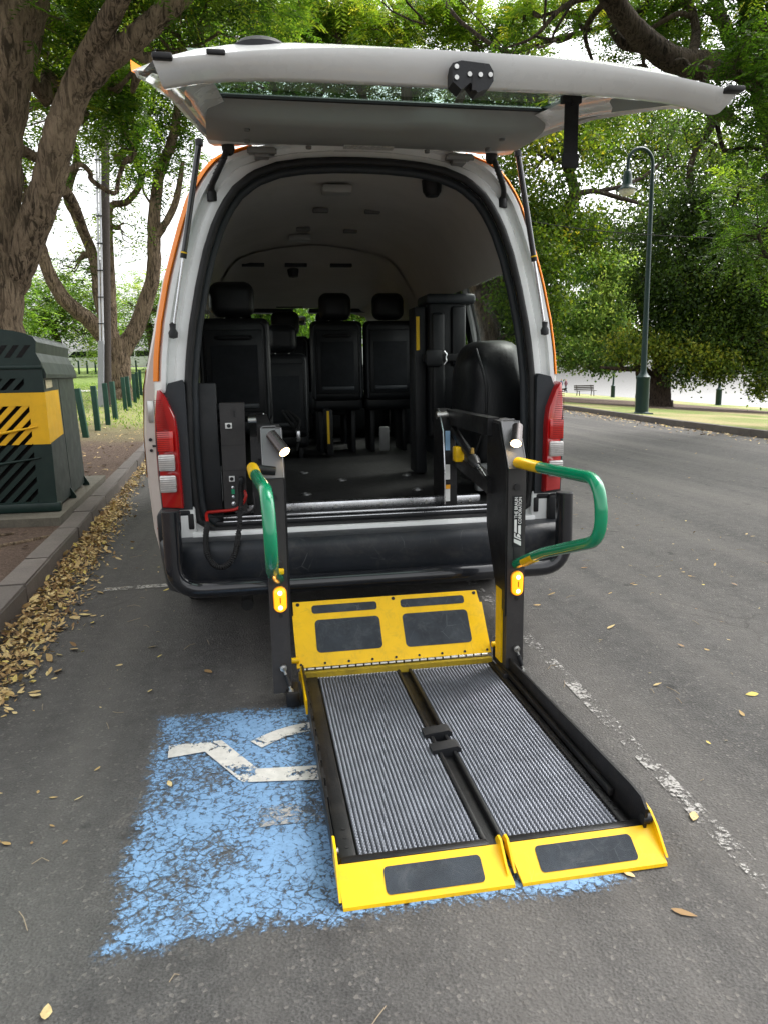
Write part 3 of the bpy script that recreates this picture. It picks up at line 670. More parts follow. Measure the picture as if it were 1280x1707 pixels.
for s in (-1, 1):
    h = MB().box(s*.42-.055, s*.42+.055, -.02, .05, 2.168, 2.186, .006); h.box(s*.42-.03, s*.42+.03, .0, .08, 2.15, 2.185, .006); h.cyl((s*.42-.06, -.005, 2.172), (s*.42+.06, -.005, 2.172), .011, 10)
    h.build('tailgate_hinge', M('painted_hinge', (.22, .22, .21), .45, .3), tg)
    cb = MB().tube(bez([(s*.555, -.02, 2.185), (s*.575, -.035, 2.13), (s*.61, -.01, 2.07), (s*.63, .03, 2.04), (s*.632, .06, 2.00)], 6), .0125, 10)
    cb.lathe((s*.555, -.02, 2.18), [(.026, .01), (.027, -.01), (.02, -.028), (.0125, -.033)], 12); cb.lathe((s*.632, .05, 2.0), [(.0125, .03), (.021, .015), (.021, -.016), (0, -.02)], 12)
    for q in range(5): cb.lathe((s*(.575+.008*q), -.035+.006*q, 2.13-.013*q), [(.0125, -.004), (.016, 0), (.0125, .004)], 10)
    cb.build('cable_boot', RUBBER, van, 60)
    p0, p1 = Vector((s*.822, -.005, 1.452)), Vector((s*.668, -.04, 2.185)); mid = p0.lerp(p1, .40)
    gs = MB().cyl(mid, p1, .0125, 12).build('gas_strut', GLOSSB, van, 60)
    MB().cyl(p0, mid, .0058, 10).build('strut_rod', CHROME, gs)
    MB().cyl(mid, p0.lerp(p1, .435), .0135, 12).build('strut_band', RUBBER, gs); MB().cyl(p0.lerp(p1, .425), p0.lerp(p1, .433), .014, 12).build('strut_label', YEL, gs)
    e = MB().lathe(p0, [(0, -.03), (.018, -.025), (.02, -.005), (.012, .01), (.014, .03), (0, .04)], 10); e.lathe(p1, [(0, -.02), (.016, -.012), (.016, .012), (0, .02)], 10); e.build('strut_joint', BLACKP, gs)

# seats
def seat(cx, y, wd, zt, sw, handle=True, rows_=1, leg=True):
    nm = 'seat'
    s0 = MB().box(cx-wd/2, cx+wd/2, y-.02, y+.11, zt-.62, zt, .045, 4).build(nm, LEATHER, van, 50)
    MB().box(cx-wd*.40, cx+wd*.40, y-.032, y-.012, zt-.56, zt-.07, .012, 2).build('back_shell', M('seat_back_plastic', (.009, .0105, .0125), .42, 0, .2, 6, .1, (.04, .04, .04), .12, 300), s0, 40)
    MB().box(cx-wd*.32, cx+wd*.32, y-.0375, y-.03, zt-.50, zt-.16, .006, 2).build('back_panel', M('seat_back_cloth', (.013, .015, .018), .85, 0, .2, 9, bmp=.3, bs=600), s0, 40)
    MB().box(cx-wd*.31, cx+wd*.31, y-.045, y-.03, zt-.535, zt-.505, .006).build('pocket_lip', M('seat_lip', (.035, .04, .046), .4), s0)
    if handle: MB().tube(fillet([(cx-.10, y-.03, zt-.115), (cx-.09, y-.05, zt-.115), (cx+.09, y-.05, zt-.115), (cx+.10, y-.03, zt-.115)], .015), .013, 8).build('grab_handle', BLACKP, s0)
    MB().box(cx-wd*.31, cx+wd*.31, y-.0, y+.13, zt+.005, zt+.215, .085, 6).build('headrest', LEATHER, s0, 60)
    for sx in (-1, 1): MB().tube([(cx+sx*wd*.44, y-.028, zt-.6), (cx+sx*wd*.44, y-.03, zt-.05), (cx+sx*wd*.38, y-.028, zt-.025)], .005, 6).build('seat_piping', M('seat_piping', (.03, .033, .038), .5), s0)
    for sx in (-.05, .05): MB().cyl((cx+sx, y+.06, zt-.02), (cx+sx, y+.06, zt+.03), .006, 8).build('headrest_post', STEEL, s0)
    MB().box(cx-wd/2, cx+wd/2, y+.02, y+.50, zt-.70, zt-.55, .04, 3).build('cushion', LEATHER, s0, 50)
    for sx in (-1, 1): MB().box(cx+sx*wd*.32-.018, cx+sx*wd*.32+.018, y+.10, y+.40, .633, zt-.69, .006).build('seat_leg', BLACKP, s0)
    return s0
seat(-.60, 1.32, .43, 1.605, .4)
for cx in (.165, .585): seat(cx, 2.6, .41, 1.675, .4, cx < .3)
for cx in (-.60, -.19, .2): seat(cx, 3.35, .40, 1.60, .4, False)
seat(-.27, 2.3, .36, 1.42, .4, False)
MB().box(.04, .09, 2.35, 2.6, .65, 1.0, .01).build('seat_leg', BLACKP, van)
MB().box(.045, .063, 2.338, 2.349, .74, .99).build('seat_leg_label', YEL, van, 0)
# folded jump seat and ramp pack strapped by the window
fs = MB().box(.56, .80, 1.18, 1.40, .86, 1.70, .03, 3).build('folded_seat', LEATHER, van, 50)
MB().box(.545, .85, 1.15, 1.43, 1.67, 1.73, .02, 3).build('folded_seat_top', GREYP, fs)
MB().box(.575, .66, 1.15, 1.19, .95, 1.62, .02, 3).build('cushion_ridge', LEATHER, fs); MB().box(.70, .79, 1.155, 1.19, 1.30, 1.66, .02, 3).build('cushion_ridge', LEATHER, fs)
MB().box(.52, .82, 1.135, 1.17, 1.33, 1.375, .006).build('retaining_strap', MATS['black_webbing'], fs)
bk = MB().box(.53, .63, 1.10, 1.15, 1.30, 1.40, .015).build('strap_buckle', BLACKP, fs); MB().tube(bez([(.635, 1.095, 1.31), (.648, 1.09, 1.33), (.645, 1.09, 1.35), (.65, 1.09, 1.37), (.635, 1.095, 1.39)], 4), .004, 6).build('buckle_wire', CHROME, bk)
MB().box(.485, .555, 1.22, 1.40, .64, 1.66, .01).build('ramp_board', BLACKP, van); MB().box(.492, .512, 1.212, 1.221, 1.40, 1.60).build('ramp_label', YEL, van, 0)
b = MB()
bm = bmesh.new(); bmesh.ops.create_uvsphere(bm, u_segments=28, v_segments=16, radius=1)
for q in bm.verts:
    a = q.co.copy(); e = .55
    sg = lambda v: math.copysign(abs(v)**e, v)
    q.co = Vector((.755+sg(a.x)*.165, .62+sg(a.y)*.26, 1.06+sg(a.z)*.40*(1 if a.z < 0 else .92)))
    q.co.x += .012*math.sin(q.co.z*23)*(a.y < 0); q.co.y += .008*math.sin(q.co.x*40+q.co.z*13)
bm.verts.index_update(); b.add([q.co for q in bm.verts], [[q.index for q in f.verts] for f in bm.faces]); bm.free()
jw = b.build('covered_jump_seat', LEATHER, van, 80)
MB().tube(bez([(.60, .40, .80), (.66, .37, 1.0), (.66, .36, 1.2), (.62, .40, 1.38)], 5), .006, 6).build('cover_piping', LEATHER, jw)
MB().tube(bez([(.80, 1.30, 1.86), (.83, 1.29, 1.7), (.87, 1.28, 1.5), (.89, 1.28, 1.3)], 5), .022, 8).build('seat_belt_pillar', TRIMG, van)
MB().box(.60, .74, .30, .36, .66, .80, .01).build('ventilator_box', M('pale_grey_plastic', (.35, .36, .36), .5), van)
MB().box(-.76, -.665, .10, .16, .635, 1.235, .008).build('black_cabinet', BLACKP, van)
MB().box(.40, .47, 2.05, 2.08, .70, .88, .01).build('pale_locker', M('locker_grey', (.2, .2, .2), .5), van)
b = MB()
for k in range(3): b.tube(bez([(-.28, 2.3, 1.02), (-.22-.03*k, 2.25, .98), (-.17-.01*k, 2.22, .93-.05*k), (-.2, 2.2, .85-.07*k)], 5), .012, 6)
b.build('seat_belt', MATS['black_webbing'], van); MB().box(-.20, -.17, 2.17, 2.2, .78, .86, .004).build('belt_buckle', CHROME, van)

# ------------------------------------------------------------------ wheelchair lift
LGREY = M('lift_grey_powder_coat', (.036, .034, .034), .5, .1, .12, 7, .2, (.11, .1, .09), .25, 420)
LBLACK = M('lift_black_steel', (.009, .009, .010), .42, .1, .25, 6, .3, (.07, .06, .05), .2, 260)
CAPM = M('lift_cap_grey', (.17, .17, .175), .4, .4, .08, 8, .1, bmp=.15, bs=420)
LYEL = M('lift_yellow_paint', (.83, .495, .003), .36, 0, .08, 6, .55, (.40, .26, .04), .05, 160, scratch=(11, (.5, .34, .05)))
GRIP = M('grip_tape', (.040, .048, .058), .85, 0, .35, 7, .7, (.10, .105, .11), .8, 500, scratch=(9, (.14, .145, .15)))
GREEN = M('handrail_green', (.003, .23, .105), .22, 0, .08, 4, .1, (.02, .1, .05), coat=.6)
MESHM = M('platform_grating', (.17, .18, .21), .36, .6, .2, 10, .3, (.05, .045, .04))
lift = thing('wheelchair_lift', 'black and yellow wheelchair lift lowered to the road behind the van', 'wheelchair lift', (.06, -.6, 0))

def arrows_label(x, y, z, wd, parent, tilt):
    lb = MB().add([(x-wd/2, y, z), (x+wd/2, y, z), (x+wd/2, y+tilt, z+wd*1.3), (x-wd/2, y+tilt, z+wd*1.3)], [(0, 1, 2, 3)]).build('warning_sticker', M('sticker_white', (.7, .7, .68), .5), parent, 0)
    f = lambda a: (y-.0012+tilt*a, z+wd*1.3*a)
    MB().add([(x-wd*.38, *f(.8)), (x+wd*.38, *f(.8)), (x+wd*.38, *f(.93)), (x-wd*.38, *f(.93))], [(0, 1, 2, 3)]).build('warning_bar', M('sticker_orange', (.8, .35, .02), .5), lb, 0)
    b = MB()
    for s, k in ((-.25, 0), (.2, 1)):
        b.add([(x+wd*(s-.08), *f(.15)), (x+wd*(s+.12), *f(.15)), (x+wd*(s+.03), *f(.55))], [(0, 1, 2)])
    b.build('warning_figure', BLACKP, lb, 0)
for s, cx in ((-1, -.447), (1, .482)):
    w2 = .036
    pp = [(-.6, .06), (-.6, .895), (-.505, 1.07), (-.36, 1.075), (-.36, .63), (-.49, .38), (-.50, .06)]
    b = MB().prism(pp, cx-w2, cx+w2, 'x'); post = b.build('post', LGREY, lift, 25, 'grey upright lift post with amber light and spotlight')
    # inner cheek plate
    ck = MB().prism([(-.595, .30), (-.595, .89), (-.50, 1.06), (-.355, 1.068), (-.355, .63), (-.485, .385)], cx-s*(w2+.004)-.003, cx-s*(w2+.004)+.003, 'x').build('cheek_plate', LBLACK, post, 25)
    d = Vector((0, .095, .175)).normalized()
    def capp(u, v, off=0): # u across, v up the slope 0..1
        n = Vector((0, -d.z, d.y)); q = Vector((cx+u, -.6, .895))+d*(v*.198)+n*off; return tuple(q)
    cp = MB().add([capp(-w2, 0, .003), capp(w2, 0, .003), capp(w2, 1, .003), capp(-w2, 1, .003), capp(-w2, 0, -.01), capp(w2, 0, -.01), capp(w2, 1, -.01), capp(-w2, 1, -.01)], [(0, 1, 2, 3), (0, 1, 5, 4), (1, 2, 6, 5), (2, 3, 7, 6), (3, 0, 4, 7)]).build('post_cap', CAPM, post, 0)
    MB().tube([capp(-w2, 0, .003), capp(w2, 0, .003), capp(w2, 1, .003), capp(.5*w2, 1, .003), capp(.5*w2, 1.04, .003), capp(-.8*w2, 1.04, .003), capp(-w2, 1, .003), capp(-w2, 0, .003)], .0028, 6).build('cap_rim', CAPM, cp)
    arrows_label(cx+.004, -.593, .913, .034, cp, .033)
    # spotlight, aimed down at the platform
    a = Vector(capp(-s*.012, .80, .012)) if s < 0 else Vector(capp(.012, .80, .016)); e = a+Vector((.032 if s < 0 else -.020, -.062, -.050))
    a = a+Vector((-.012 if s < 0 else .008, 0, .01))
    sl = MB().tube([a, e], [.021, .023], 18).build('spotlight', M('gunmetal', (.09, .08, .08), .3, .8, .1, 8), post, 40)
    dr_ = (e-a).normalized(); MB().tube([e+dr_*.0005, e+dr_*.002], [.020, .020], 18).build('spotlight_lens', emit('warm_lamp', (1, .72, .36), 5.), sl, 40)
    MB().cyl((cx-.002, -.599, .823), (cx-.002, -.607, .823), .0125, 18).build('rubber_plug', RUBBER, post)
    # amber side marker, lit
    def stad(r, h, y):
        o_ = []
        for k in range(24):
            t_ = 2*math.pi*k/24; o_.append((cx+.004+r*math.cos(t_), y, .437+r*math.sin(t_)+(h if math.sin(t_) >= 0 else -h)))
        return o_
    rim_ = MB().grid([stad(.026, .025, -.6), stad(.026, .025, -.606), stad(.023, .025, -.608)], True).build('marker_light', M('marker_rim', (.75, .30, .01), .35), post, 40)
    g = MB().grid([stad(.0235, .025, -.606), stad(.021, .025, -.617), stad(.012, .02, -.621), stad(.002, .01, -.621)], True).build('amber_lens', emit('amber_lens', (1, .33, .01), .5), rim_, 60)
    bb = MB()
    for dz in (-.028, .028): bb.lathe((cx+.004, -.6205, .437+dz), [(.0, -.002), (.008, -.001), (.010, .002)], 12, 'y')
    bb.build('lit_bulb', emit('amber_bulb', (1, .75, .3), 2.5), rim_)
    MB().box(cx-.012, cx+.016, -.603, -.597, .505, .585, .005).build('rail_slot', RUBBER, post)
    MB().cyl((cx+.004, -.599, .372), (cx+.004, -.603, .372), .008, 12).build('keyhole', RUBBER, post)
    # levelling link at the foot
    lk = MB().tube([(cx+.005, -.61, .165), (cx+.03, -.62, .075)], .0055, 8); lk.lathe((cx+.005, -.606, .165), [(.004, -.012), (.013, -.01), (.013, .004), (.004, .006)], 14, 'y'); lk.lathe((cx+.03, -.618, .072), [(0, -.012), (.011, -.01), (.011, .006)], 12, 'y')
    lk.build('levelling_link', STEEL, post); MB().tube([(cx+.012, -.613, .14), (cx+.025, -.618, .095)], .0085, 8).build('link_sleeve', BLACKP, post)
    MB().box(cx+.01 if s < 0 else cx-.06, cx+.06 if s < 0 else cx-.01, -.64, -.53, .015, .075, .006).build('foot_bracket', LBLACK, post)
    # parallel arms back to the tower bolted in the van
    for za, zb, hh in ((1.045, 1.05, .036), (.80, .875, .030)):
        xo = cx-s*.035 if s > 0 else cx-.02
        A, B = Vector((xo, -.42, za)), Vector((xo-s*.02, .24, zb)); b = MB()
        b.prism([(A.y, A.z-hh), (B.y, B.z-hh), (B.y, B.z+hh), (A.y, A.z+hh)], xo-.028, xo+.022, 'x'); b.build('lift_arm', LBLACK, lift, 25)
    tx = cx-s*.075 if s > 0 else cx-.045
    tw = MB().prism([(.10, .635), (.30, .635), (.30, 1.09), (.22, 1.09), (.13, .99), (.10, .80)], tx-.035, tx+.03, 'x').build('lift_tower', LBLACK, lift, 25)
    eg = MB().tube([(tx-.03*s, .098, .64), (tx-.03*s, .098, .80), (tx-.03*s, .128, .99), (tx-.03*s, .215, 1.09)], .004, 6).build('tower_edge', CHROME, tw)
    MB().cyl((tx-.045*s, .2, 1.06), (tx+.04*s, .2, 1.06), .019, 14).build('arm_pivot', STEEL, tw)
    if s > 0:
        for z0, z1, mm in ((.90, 1.0, M('sticker_blue', (.25, .42, .6), .5)), (.76, .84, MATS['sticker_white']), (.655, .74, MATS['sticker_white'])): MB().box(tx-.028, tx-.006, .094, .098, z0, z1-.008).build('tower_sticker', mm, tw, 0)
        MB().box(tx-.028, tx-.006, .091, .094, .715, .735).build('tower_sticker', MATS['sticker_orange'], tw, 0)
    if s < 0: continue
    cy_ = MB().tube([(cx-s*.05, .18, 1.0), (cx-s*.05, -.18, .885)], .021, 14).build('hydraulic_cylinder', LBLACK, lift, 50)
    MB().tube([(cx-s*.05, -.18, .885), (cx-s*.05, -.21, .875), (cx-s*.05, -.24, .866)], [.026, .024, .015], 14).build('cylinder_gland', M('dark_steel', (.12, .12, .12), .35, .8), cy_, 50)
    MB().tube([(cx-s*.05, -.24, .866), (cx-s*.05, -.38, .82)], .009, 10).build('piston_rod', CHROME, cy_); MB().tube([(cx-s*.05, -.16, .9), (cx-s*.05, -.165, .935)], [.012, .008], 8).build('hose_fitting', M('brass', (.55, .38, .12), .3, 1), cy_)
    if s > 0: MB().box(cx-s*.075-.02, cx-s*.075+.02, -.06, -.0, .86, .93, .006).build('yellow_stop', LYEL, lift)
    # outboard foot plate painted yellow behind the post
    if s > 0: MB().box(cx-.044, cx-.037, -.56, -.49, .09, .40).build('yellow_guard', LYEL, post, 0)
# sticker with the maker's lettering on the far post
pr = [o for o in lift.children if o.name.startswith('post')][-1]
stk = MB().box(.466, .503, -.6035, -.601, .585, .788).build('maker_sticker', BLACKP, pr, 0)
def lettering(body, x0, z0, size, parent):
    cu = bpy.data.curves.new('lettering', 'FONT'); cu.body = body; cu.size = .0175; cu.space_character = 1.02; cu.offset = .00025
    ob = bpy.data.objects.new('lettering', cu); COL.objects.link(ob); dg = bpy.context.evaluated_depsgraph_get(); dg.update()
    me = bpy.data.meshes.new_from_object(ob.evaluated_get(dg)); bpy.data.objects.remove(ob)
    wd = max(v.co.x for v in me.vertices); hgt = max(v.co.y for v in me.vertices)
    for v in me.vertices: x, y = v.co.x/wd*size[0], v.co.y/hgt*size[1]; v.co = (x0-y, -.6045, z0+x)
    return link(me, 'lettering', MATS['sticker_white'], parent), wd
lettering('THE BRAUN', .4835, .700, (.083, .0125), stk); lettering('CORPORATION', .4995, .676, (.107, .0125), stk)
lg = MB()
for q in ([(.470, .604), (.4995, .588), (.4995, .606), (.470, .619)], [(.471, .625), (.4995, .611), (.4995, .616), (.476, .628), (.476, .640), (.471, .643)], [(.481, .628), (.4965, .620), (.4965, .626), (.491, .636), (.484, .637)], [(.471, .647), (.481, .641), (.481, .695), (.471, .695)], [(.487, .640), (.498, .633), (.498, .671), (.487, .671)]):
    lg.add([(x, -.6045, z) for x, z in q], [tuple(range(len(q)))])
lg.build('maker_emblem', MATS['sticker_white'], stk, 0)

# handrails
hr_ = fillet([(.485, -.60, .917), (.49, -.85, .925), (.49, -1.275, .945), (.49, -1.30, .765), (.49, -1.10, .700), (.49, -.83, .612), (.484, -.60, .515)], .09, 6)
h1 = MB().tube(hr_, .0195, 14).build('handrail', GREEN, lift, 60, 'green looped handrail reaching out over the platform')
MB().tube([(.485, -.595, .917), (.489, -.81, .9235)], .0212, 14).build('yellow_sleeve', LYEL, h1, 60)
MB().tube([(.4865, -.68, .5455), (.489, -.78, .588)], .0205, 14).build('yellow_wear_mark', LYEL, h1, 60)
hl_ = fillet([(-.52, -.60, .935), (-.512, -.80, .938), (-.482, -1.24, .945), (-.478, -1.285, .77), (-.476, -1.15, .695), (-.468, -.85, .60), (-.445, -.60, .515)], .10, 6)
h2 = MB().tube(hl_, .0195, 14).build('handrail', GREEN, lift, 60, 'green looped handrail seen almost end-on')
MB().tube([(-.52, -.595, .935), (-.512, -.81, .938)], .0212, 14).build('yellow_sleeve', LYEL, h2, 60)
MB().box(-.475, -.425, -.655, -.63, .545, .565, .005).build('yellow_wear_mark', LYEL, h2)
MB().cyl((-.53, -.60, .935), (-.44, -.59, .92), .017, 12).build('rail_bracket', LBLACK, h2)

# platform
PX0, PX1, PY0, PY1, PZ = -.352, .47, -.445, -1.65, .055
pf = MB().box(PX0, PX1, PY1, PY0, .012, .040, .004).build('platform', LBLACK, lift, 30, 'steel lift platform with two anti-slip grating panels')
def panel(x0, x1, y0, y1):
    nx, ny = 25, 88; xs = np.linspace(x0+.006, x1-.006, nx); ysg = np.linspace(y1+.006, y0-.006, ny)
    px_, py_ = (x1-x0)/nx, (y0-y1)/ny
    X, Y = np.meshgrid(xs, ysg); Y = Y+np.where(np.arange(nx) % 2 == 0, py_/2, 0)[None, :]
    C = np.stack([X.ravel(), Y.ravel(), np.full(X.size, .0)], 1); k = len(C)
    # each bump is a raised tooth with a hollow crown
    ring = np.array([(math.cos(a), math.sin(a)) for a in np.linspace(0, 2*math.pi, 7)[:-1]])
    base = np.c_[ring*[.46*px_, .52*py_], np.full(6, .048)]; top = np.c_[ring*[.30*px_, .34*py_], np.full(6, .0555)]; dip = np.c_[ring*[.12*px_, .14*py_], np.full(6, .0515)]
    loc = np.concatenate([base, top, dip]); V = (C[:, None, :]+loc[None]).reshape(-1, 3)
    q = []
    for r_ in (0, 6):
        for i in range(6): q.append((r_+i, r_+(i+1) % 6, r_+6+(i+1) % 6, r_+6+i))
    q += [(12, 13, 14, 15), (12, 15, 16, 17)]
    Q = (np.array(q)[None]+(np.arange(k)*18)[:, None, None]).reshape(-1, 4)
    return np_mesh('grating_teeth', V, Q)
for x0, x1 in ((-.300, .022), (.086, .412)):
    pn = MB().box(x0, x1, PY1+.03, PY0-.025, .040, .0485, .002).build('grating_panel', M('grating_base', (.07, .075, .085), .45, .5, .3, 12, .3), pf, 0)
    te = link(panel(x0, x1, PY0-.025, PY1+.03), 'grating_teeth', MESHM, pn); te['kind'] = 'stuff'
    MB().box(x0-.004, x1+.004, PY0-.028, PY0-.012, .040, .056, .003).build('panel_edge_strip', CHROME, pn)
    b = MB()
    for yy in np.arange(PY1+.04, PY0-.03, .02): b.box(x1-.001, x1+.006, yy, yy+.012, .041, .052)
    b.build('edge_teeth', LBLACK, pn, 0)
# frame rails
for a, c2, z1 in ((PX0, -.306, .058), (.024, .036, .060), (.072, .084, .060), (.416, .440, .058)): MB().box(a, c2, PY1+.004, PY0-.004, .040, z1, .003).build('frame_rail', LBLACK, pf)
MB().box(PX0+.003, .034, PY1-.001, PY1+.026, .030, .066, .004).build('end_bar', LBLACK, pf); MB().box(.074, PX1-.004, PY1-.001, PY1+.026, .030, .066, .004).build('end_bar', LBLACK, pf)
for yy in (-1.02, -1.13): MB().prism([(.005, .040), (.005, .066), (.088, .074), (.10, .066), (.10, .040)], yy-.03, yy+.02).build('fold_latch', BLACKP, pf)
MB().box(.038, .070, PY1+.01, PY0-.006, .013, .020).build('fold_gap_channel', RUBBER, pf, 0)
# side guards
g1 = MB().prism([(-.40, .04), (-1.66, .04), (-1.668, .12), (-1.64, .142), (-1.58, .146), (-.42, .118), (-.40, .11)], .458, .466, 'x')
g1 = g1.build('side_guard', LBLACK, pf, 25, 'tall black side guard with a rounded end')
MB().box(.441, .457, -1.50, -.50, .058, .082, .004).build('guard_rib', LBLACK, g1)
MB().prism([(-.40, .112), (-.47, .09), (-.41, .155)], .4665, .471, 'x').build('yellow_gusset', LYEL, g1, 0)
g2 = MB().prism([(-.40, .03), (-1.60, .03), (-1.60, .075), (-1.38, .085), (-.42, .10), (-.40, .10)], -.364, -.357, 'x').build('side_guard', LBLACK, pf, 25, 'slotted side guard beside the blue marking')
b = MB()
for k in range(9): b.box(-.3555, -.350, -1.36+k*.105, -1.30+k*.105, .062, .07)
b.build('guard_slot', RUBBER, g2, 0)
MB().box(-.371, -.3645, -.75, -.42, .035, .09).build('yellow_side_strip', LYEL, g2, 0)
b = MB()
for x, y in ((-.325, -1.54), (-.325, -1.58), (-.325, -1.50), (.43, -1.45), (.43, -1.52), (.43, -1.56)): b.cyl((x, y, .0585), (x, y, .0595), .006, 10)
b.build('frame_bolt_hole', RUBBER, pf)
# front roll-stop flaps
for x0, x1, o0, o1, lb in ((-.362, .060, .0, .012, 'yellow front flap beside the blue marking'), (.078, .486, .008, -.004, 'yellow front flap with a black roller pin')):
    yh, yt = -1.655, -1.742
    fl = MB().add([(x0, yh, .066), (x1, yh, .066), (x1+o1, yt, .012), (x0+o0+.006, yt, .012), (x0, yh, .056), (x1, yh, .056), (x1+o1, yt-.002, .004), (x0+o0+.006, yt-.002, .004)],
                  [(0, 1, 2, 3), (4, 5, 6, 7), (0, 1, 5, 4), (1, 2, 6, 5), (2, 3, 7, 6), (3, 0, 4, 7)]).build('front_flap', LYEL, lift, 0, lb)
    def fp(u, v, off=.0015): # on the flap's slope
        return (x0+(x1-x0)*u, yh+(yt-yh)*v, .066+(.012-.066)*v+off)
    def rpad(u0, u1, v0, v1, r=.06):
        pts = []
        ar = abs(yt-yh)/(x1-x0)
        for cu, cv, a0 in ((u1-r*ar, v1-r, 0), (u0+r*ar, v1-r, 90), (u0+r*ar, v0+r, 180), (u1-r*ar, v0+r, 270)):
            for k in range(5): a = R(a0+k*22.5); pts.append((cu+r*ar*math.cos(a), cv+r*math.sin(a)))
        return pts
    P = rpad(.27, .86, .20, .86, .12) if x0 < 0 else rpad(.17, .82, .18, .84, .12)
    MB().add([fp(u, v, .0018) for u, v in P], [tuple(range(len(P)))]).build('grip_pad', GRIP, fl, 0)
    for xe, sg in ((x0, -1), (x1, 1)):
        if x0 < 0 and sg > 0 or x0 > 0 and sg < 0: pe = [(-1.625, .062), (-1.645, .085), (-1.665, .085), (-1.725, .030), (-1.65, .05)]
        else: pe = [(-1.585, .10), (-1.60, .108), (-1.645, .100), (-1.68, .078), (-1.735, .022), (-1.65, .04), (-1.60, .05)]
        MB().prism(pe, xe-.003, xe+.003, 'x').build('flap_ear', LYEL, fl, 20)
    if x0 > 0: MB().cyl((x1-.03, -1.655, .085), (x1-.006, -1.655, .085), .013, 14).build('roller_pin', BLACKP, fl)
    else: MB().cyl((x0-.004, -1.62, .08), (x0+.01, -1.62, .08), .008, 10).build('roller_pin', STEEL, fl)
# inner roll-stop barrier
BX0, BX1 = -.383, .437; b0, b1 = Vector((0, -.440, .088)), Vector((0, -.262, .312)); bn = Vector((0, -(b1-b0).z, (b1-b0).y)).normalized()
def bq(u, v, off=0): q = b0.lerp(b1, v)+bn*off; x = BX0+(BX1-BX0)*u; return (x+(.0)*(v), q.y, q.z)
ol = [(0, 0), (1, 0), (1, .02), (1.0, .8), (.988, .8), (.982, 1), (.0, 1), (.0, .80), (-.006, .78)]
nb = len(ol); v_ = [bq(u, v, .004) for u, v in ol]+[bq(u, v, -.004) for u, v in ol]
bar = MB().add(v_, [tuple(range(nb)), tuple(reversed(range(nb, 2*nb)))]+[(i, (i+1) % nb, (i+1) % nb+nb, i+nb) for i in range(nb)]).build('inner_barrier', LYEL, lift, 0, 'tilted yellow barrier plate with four dark grip pads')
def pads(u0, u1, v0, v1, r=.018):
    pts = []; ax, ay = BX1-BX0, (b1-b0).length
    for cu, cv, a0 in ((u1-r/ax, v1-r/ay, 0), (u0+r/ax, v1-r/ay, 90), (u0+r/ax, v0+r/ay, 180), (u1-r/ax, v0+r/ay, 270)):
        for k in range(5): a = R(a0+k*22.5); pts.append((cu+r/ax*math.cos(a), cv+r/ay*math.sin(a)))
    MB().add([bq(u, v, .0052) for u, v in pts], [tuple(range(len(pts)))]).build('grip_pad', GRIP, bar, 0)
pads(.105, .44, .20, .70); pads(.56, .91, .18, .70); pads(.095, .435, .80, .93, .012); pads(.56, .905, .80, .93, .012)
b = MB()
for u in np.linspace(.02, .98, 9): q = Vector(bq(u, .045, .0045)); b.tube([q, q+bn*.0015], .0055, 8)
for u, v in ((.025, .955), (.525, .955), (.965, .955)): q = Vector(bq(u, v, .0045)); b.tube([q, q+bn*.0015], .008, 8)
b.build('barrier_screw', LBLACK, bar)
b = MB()
for k in range(24): x = BX0+.01+k*(BX1-BX0-.02)/24; b.cyl((x, -.444, .084), (x+.026, -.444, .084), .0062, 8)
b.build('barrier_hinge', STEEL, bar)
MB().box(BX0+.005, BX1-.005, -.470, -.444, .046, .076).build('hinge_strip', M('worn_yellow', (.4, .28, .02), .5, 0, .2, 9, .6, (.05, .045, .03)), bar, 0)
for x in (BX0-.02, BX1+.005): MB().cyl((x, -.43, .12), (x+.03, -.43, .12), .012, 10).build('barrier_pin', LYEL, bar)
# pump and control tower
ctl = MB().prism([(-.657, .655), (-.556, .650), (-.545, 1.145), (-.655, 1.146)], .10, .20).build('control_box', LGREY, lift, 25, 'grey upright control box with switches')
for z in (1.045, .805):
    sw = MB().box(-.634 if z > 1 else -.63, -.604, .093, .1, z-.013, z+.013, .002).build('switch', MATS['sticker_white'], ctl, 0); MB().lathe((-.618, .0925, z), [(0, -.003), (.008, -.002), (.009, .001)], 12, 'y').build('switch_button', BLACKP, sw)
MB().box(-.594, -.588, .096, .101, 1.085, 1.112).build('key_slot', RUBBER, ctl, 0); MB().box(-.655, -.551, .0985, .1, .957, .959).build('panel_seam', RUBBER, ctl, 0); MB().box(-.655, -.553, .0985, .1, .842, .844).build('panel_seam', RUBBER, ctl, 0)
for z, mm, r_ in ((.765, CHROME, .007), (.722, CHROME, .007), (.69, CHROME, .010)): MB().lathe((-.615, .098, z), [(0, -.006), (r_, -.004), (r_, .003)], 12, 'y').build('indicator', mm, ctl)
MB().box(-.622, -.608, .095, .1, .735, .757).build('rocker_switch', M('green_switch', (.02, .3, .15), .4), ctl, 0)
soc = MB().box(-.588, -.565, .06, .1, .785, .815, .005).build('plug', BLACKP, ctl)
pth = bez([(-.576, .055, .79), (-.582, .0, .70), (-.595, -.12, .60), (-.615, -.20, .52), (-.655, -.215, .478), (-.70, -.21, .485), (-.728, -.19, .535), (-.732, -.12, .60), (-.728, -.03, .63)], 60)
hel = []; nn_ = len(pth)
acc = 0
for i, q in enumerate(pth):
    t_ = (pth[min(i+1, nn_-1)]-pth[max(i-1, 0)]); acc += (pth[i]-pth[i-1]).length if i else 0
    t_.normalize(); a_ = Vector((0, 1, 0)).cross(t_).normalized(); c_ = t_.cross(a_)
    ph = acc/.0085*2*math.pi; hel.append(q+(a_*math.cos(ph)+c_*math.sin(ph))*.0105)
MB().tube(hel, .0036, 5).build('coiled_cable', RUBBER, ctl, 80)
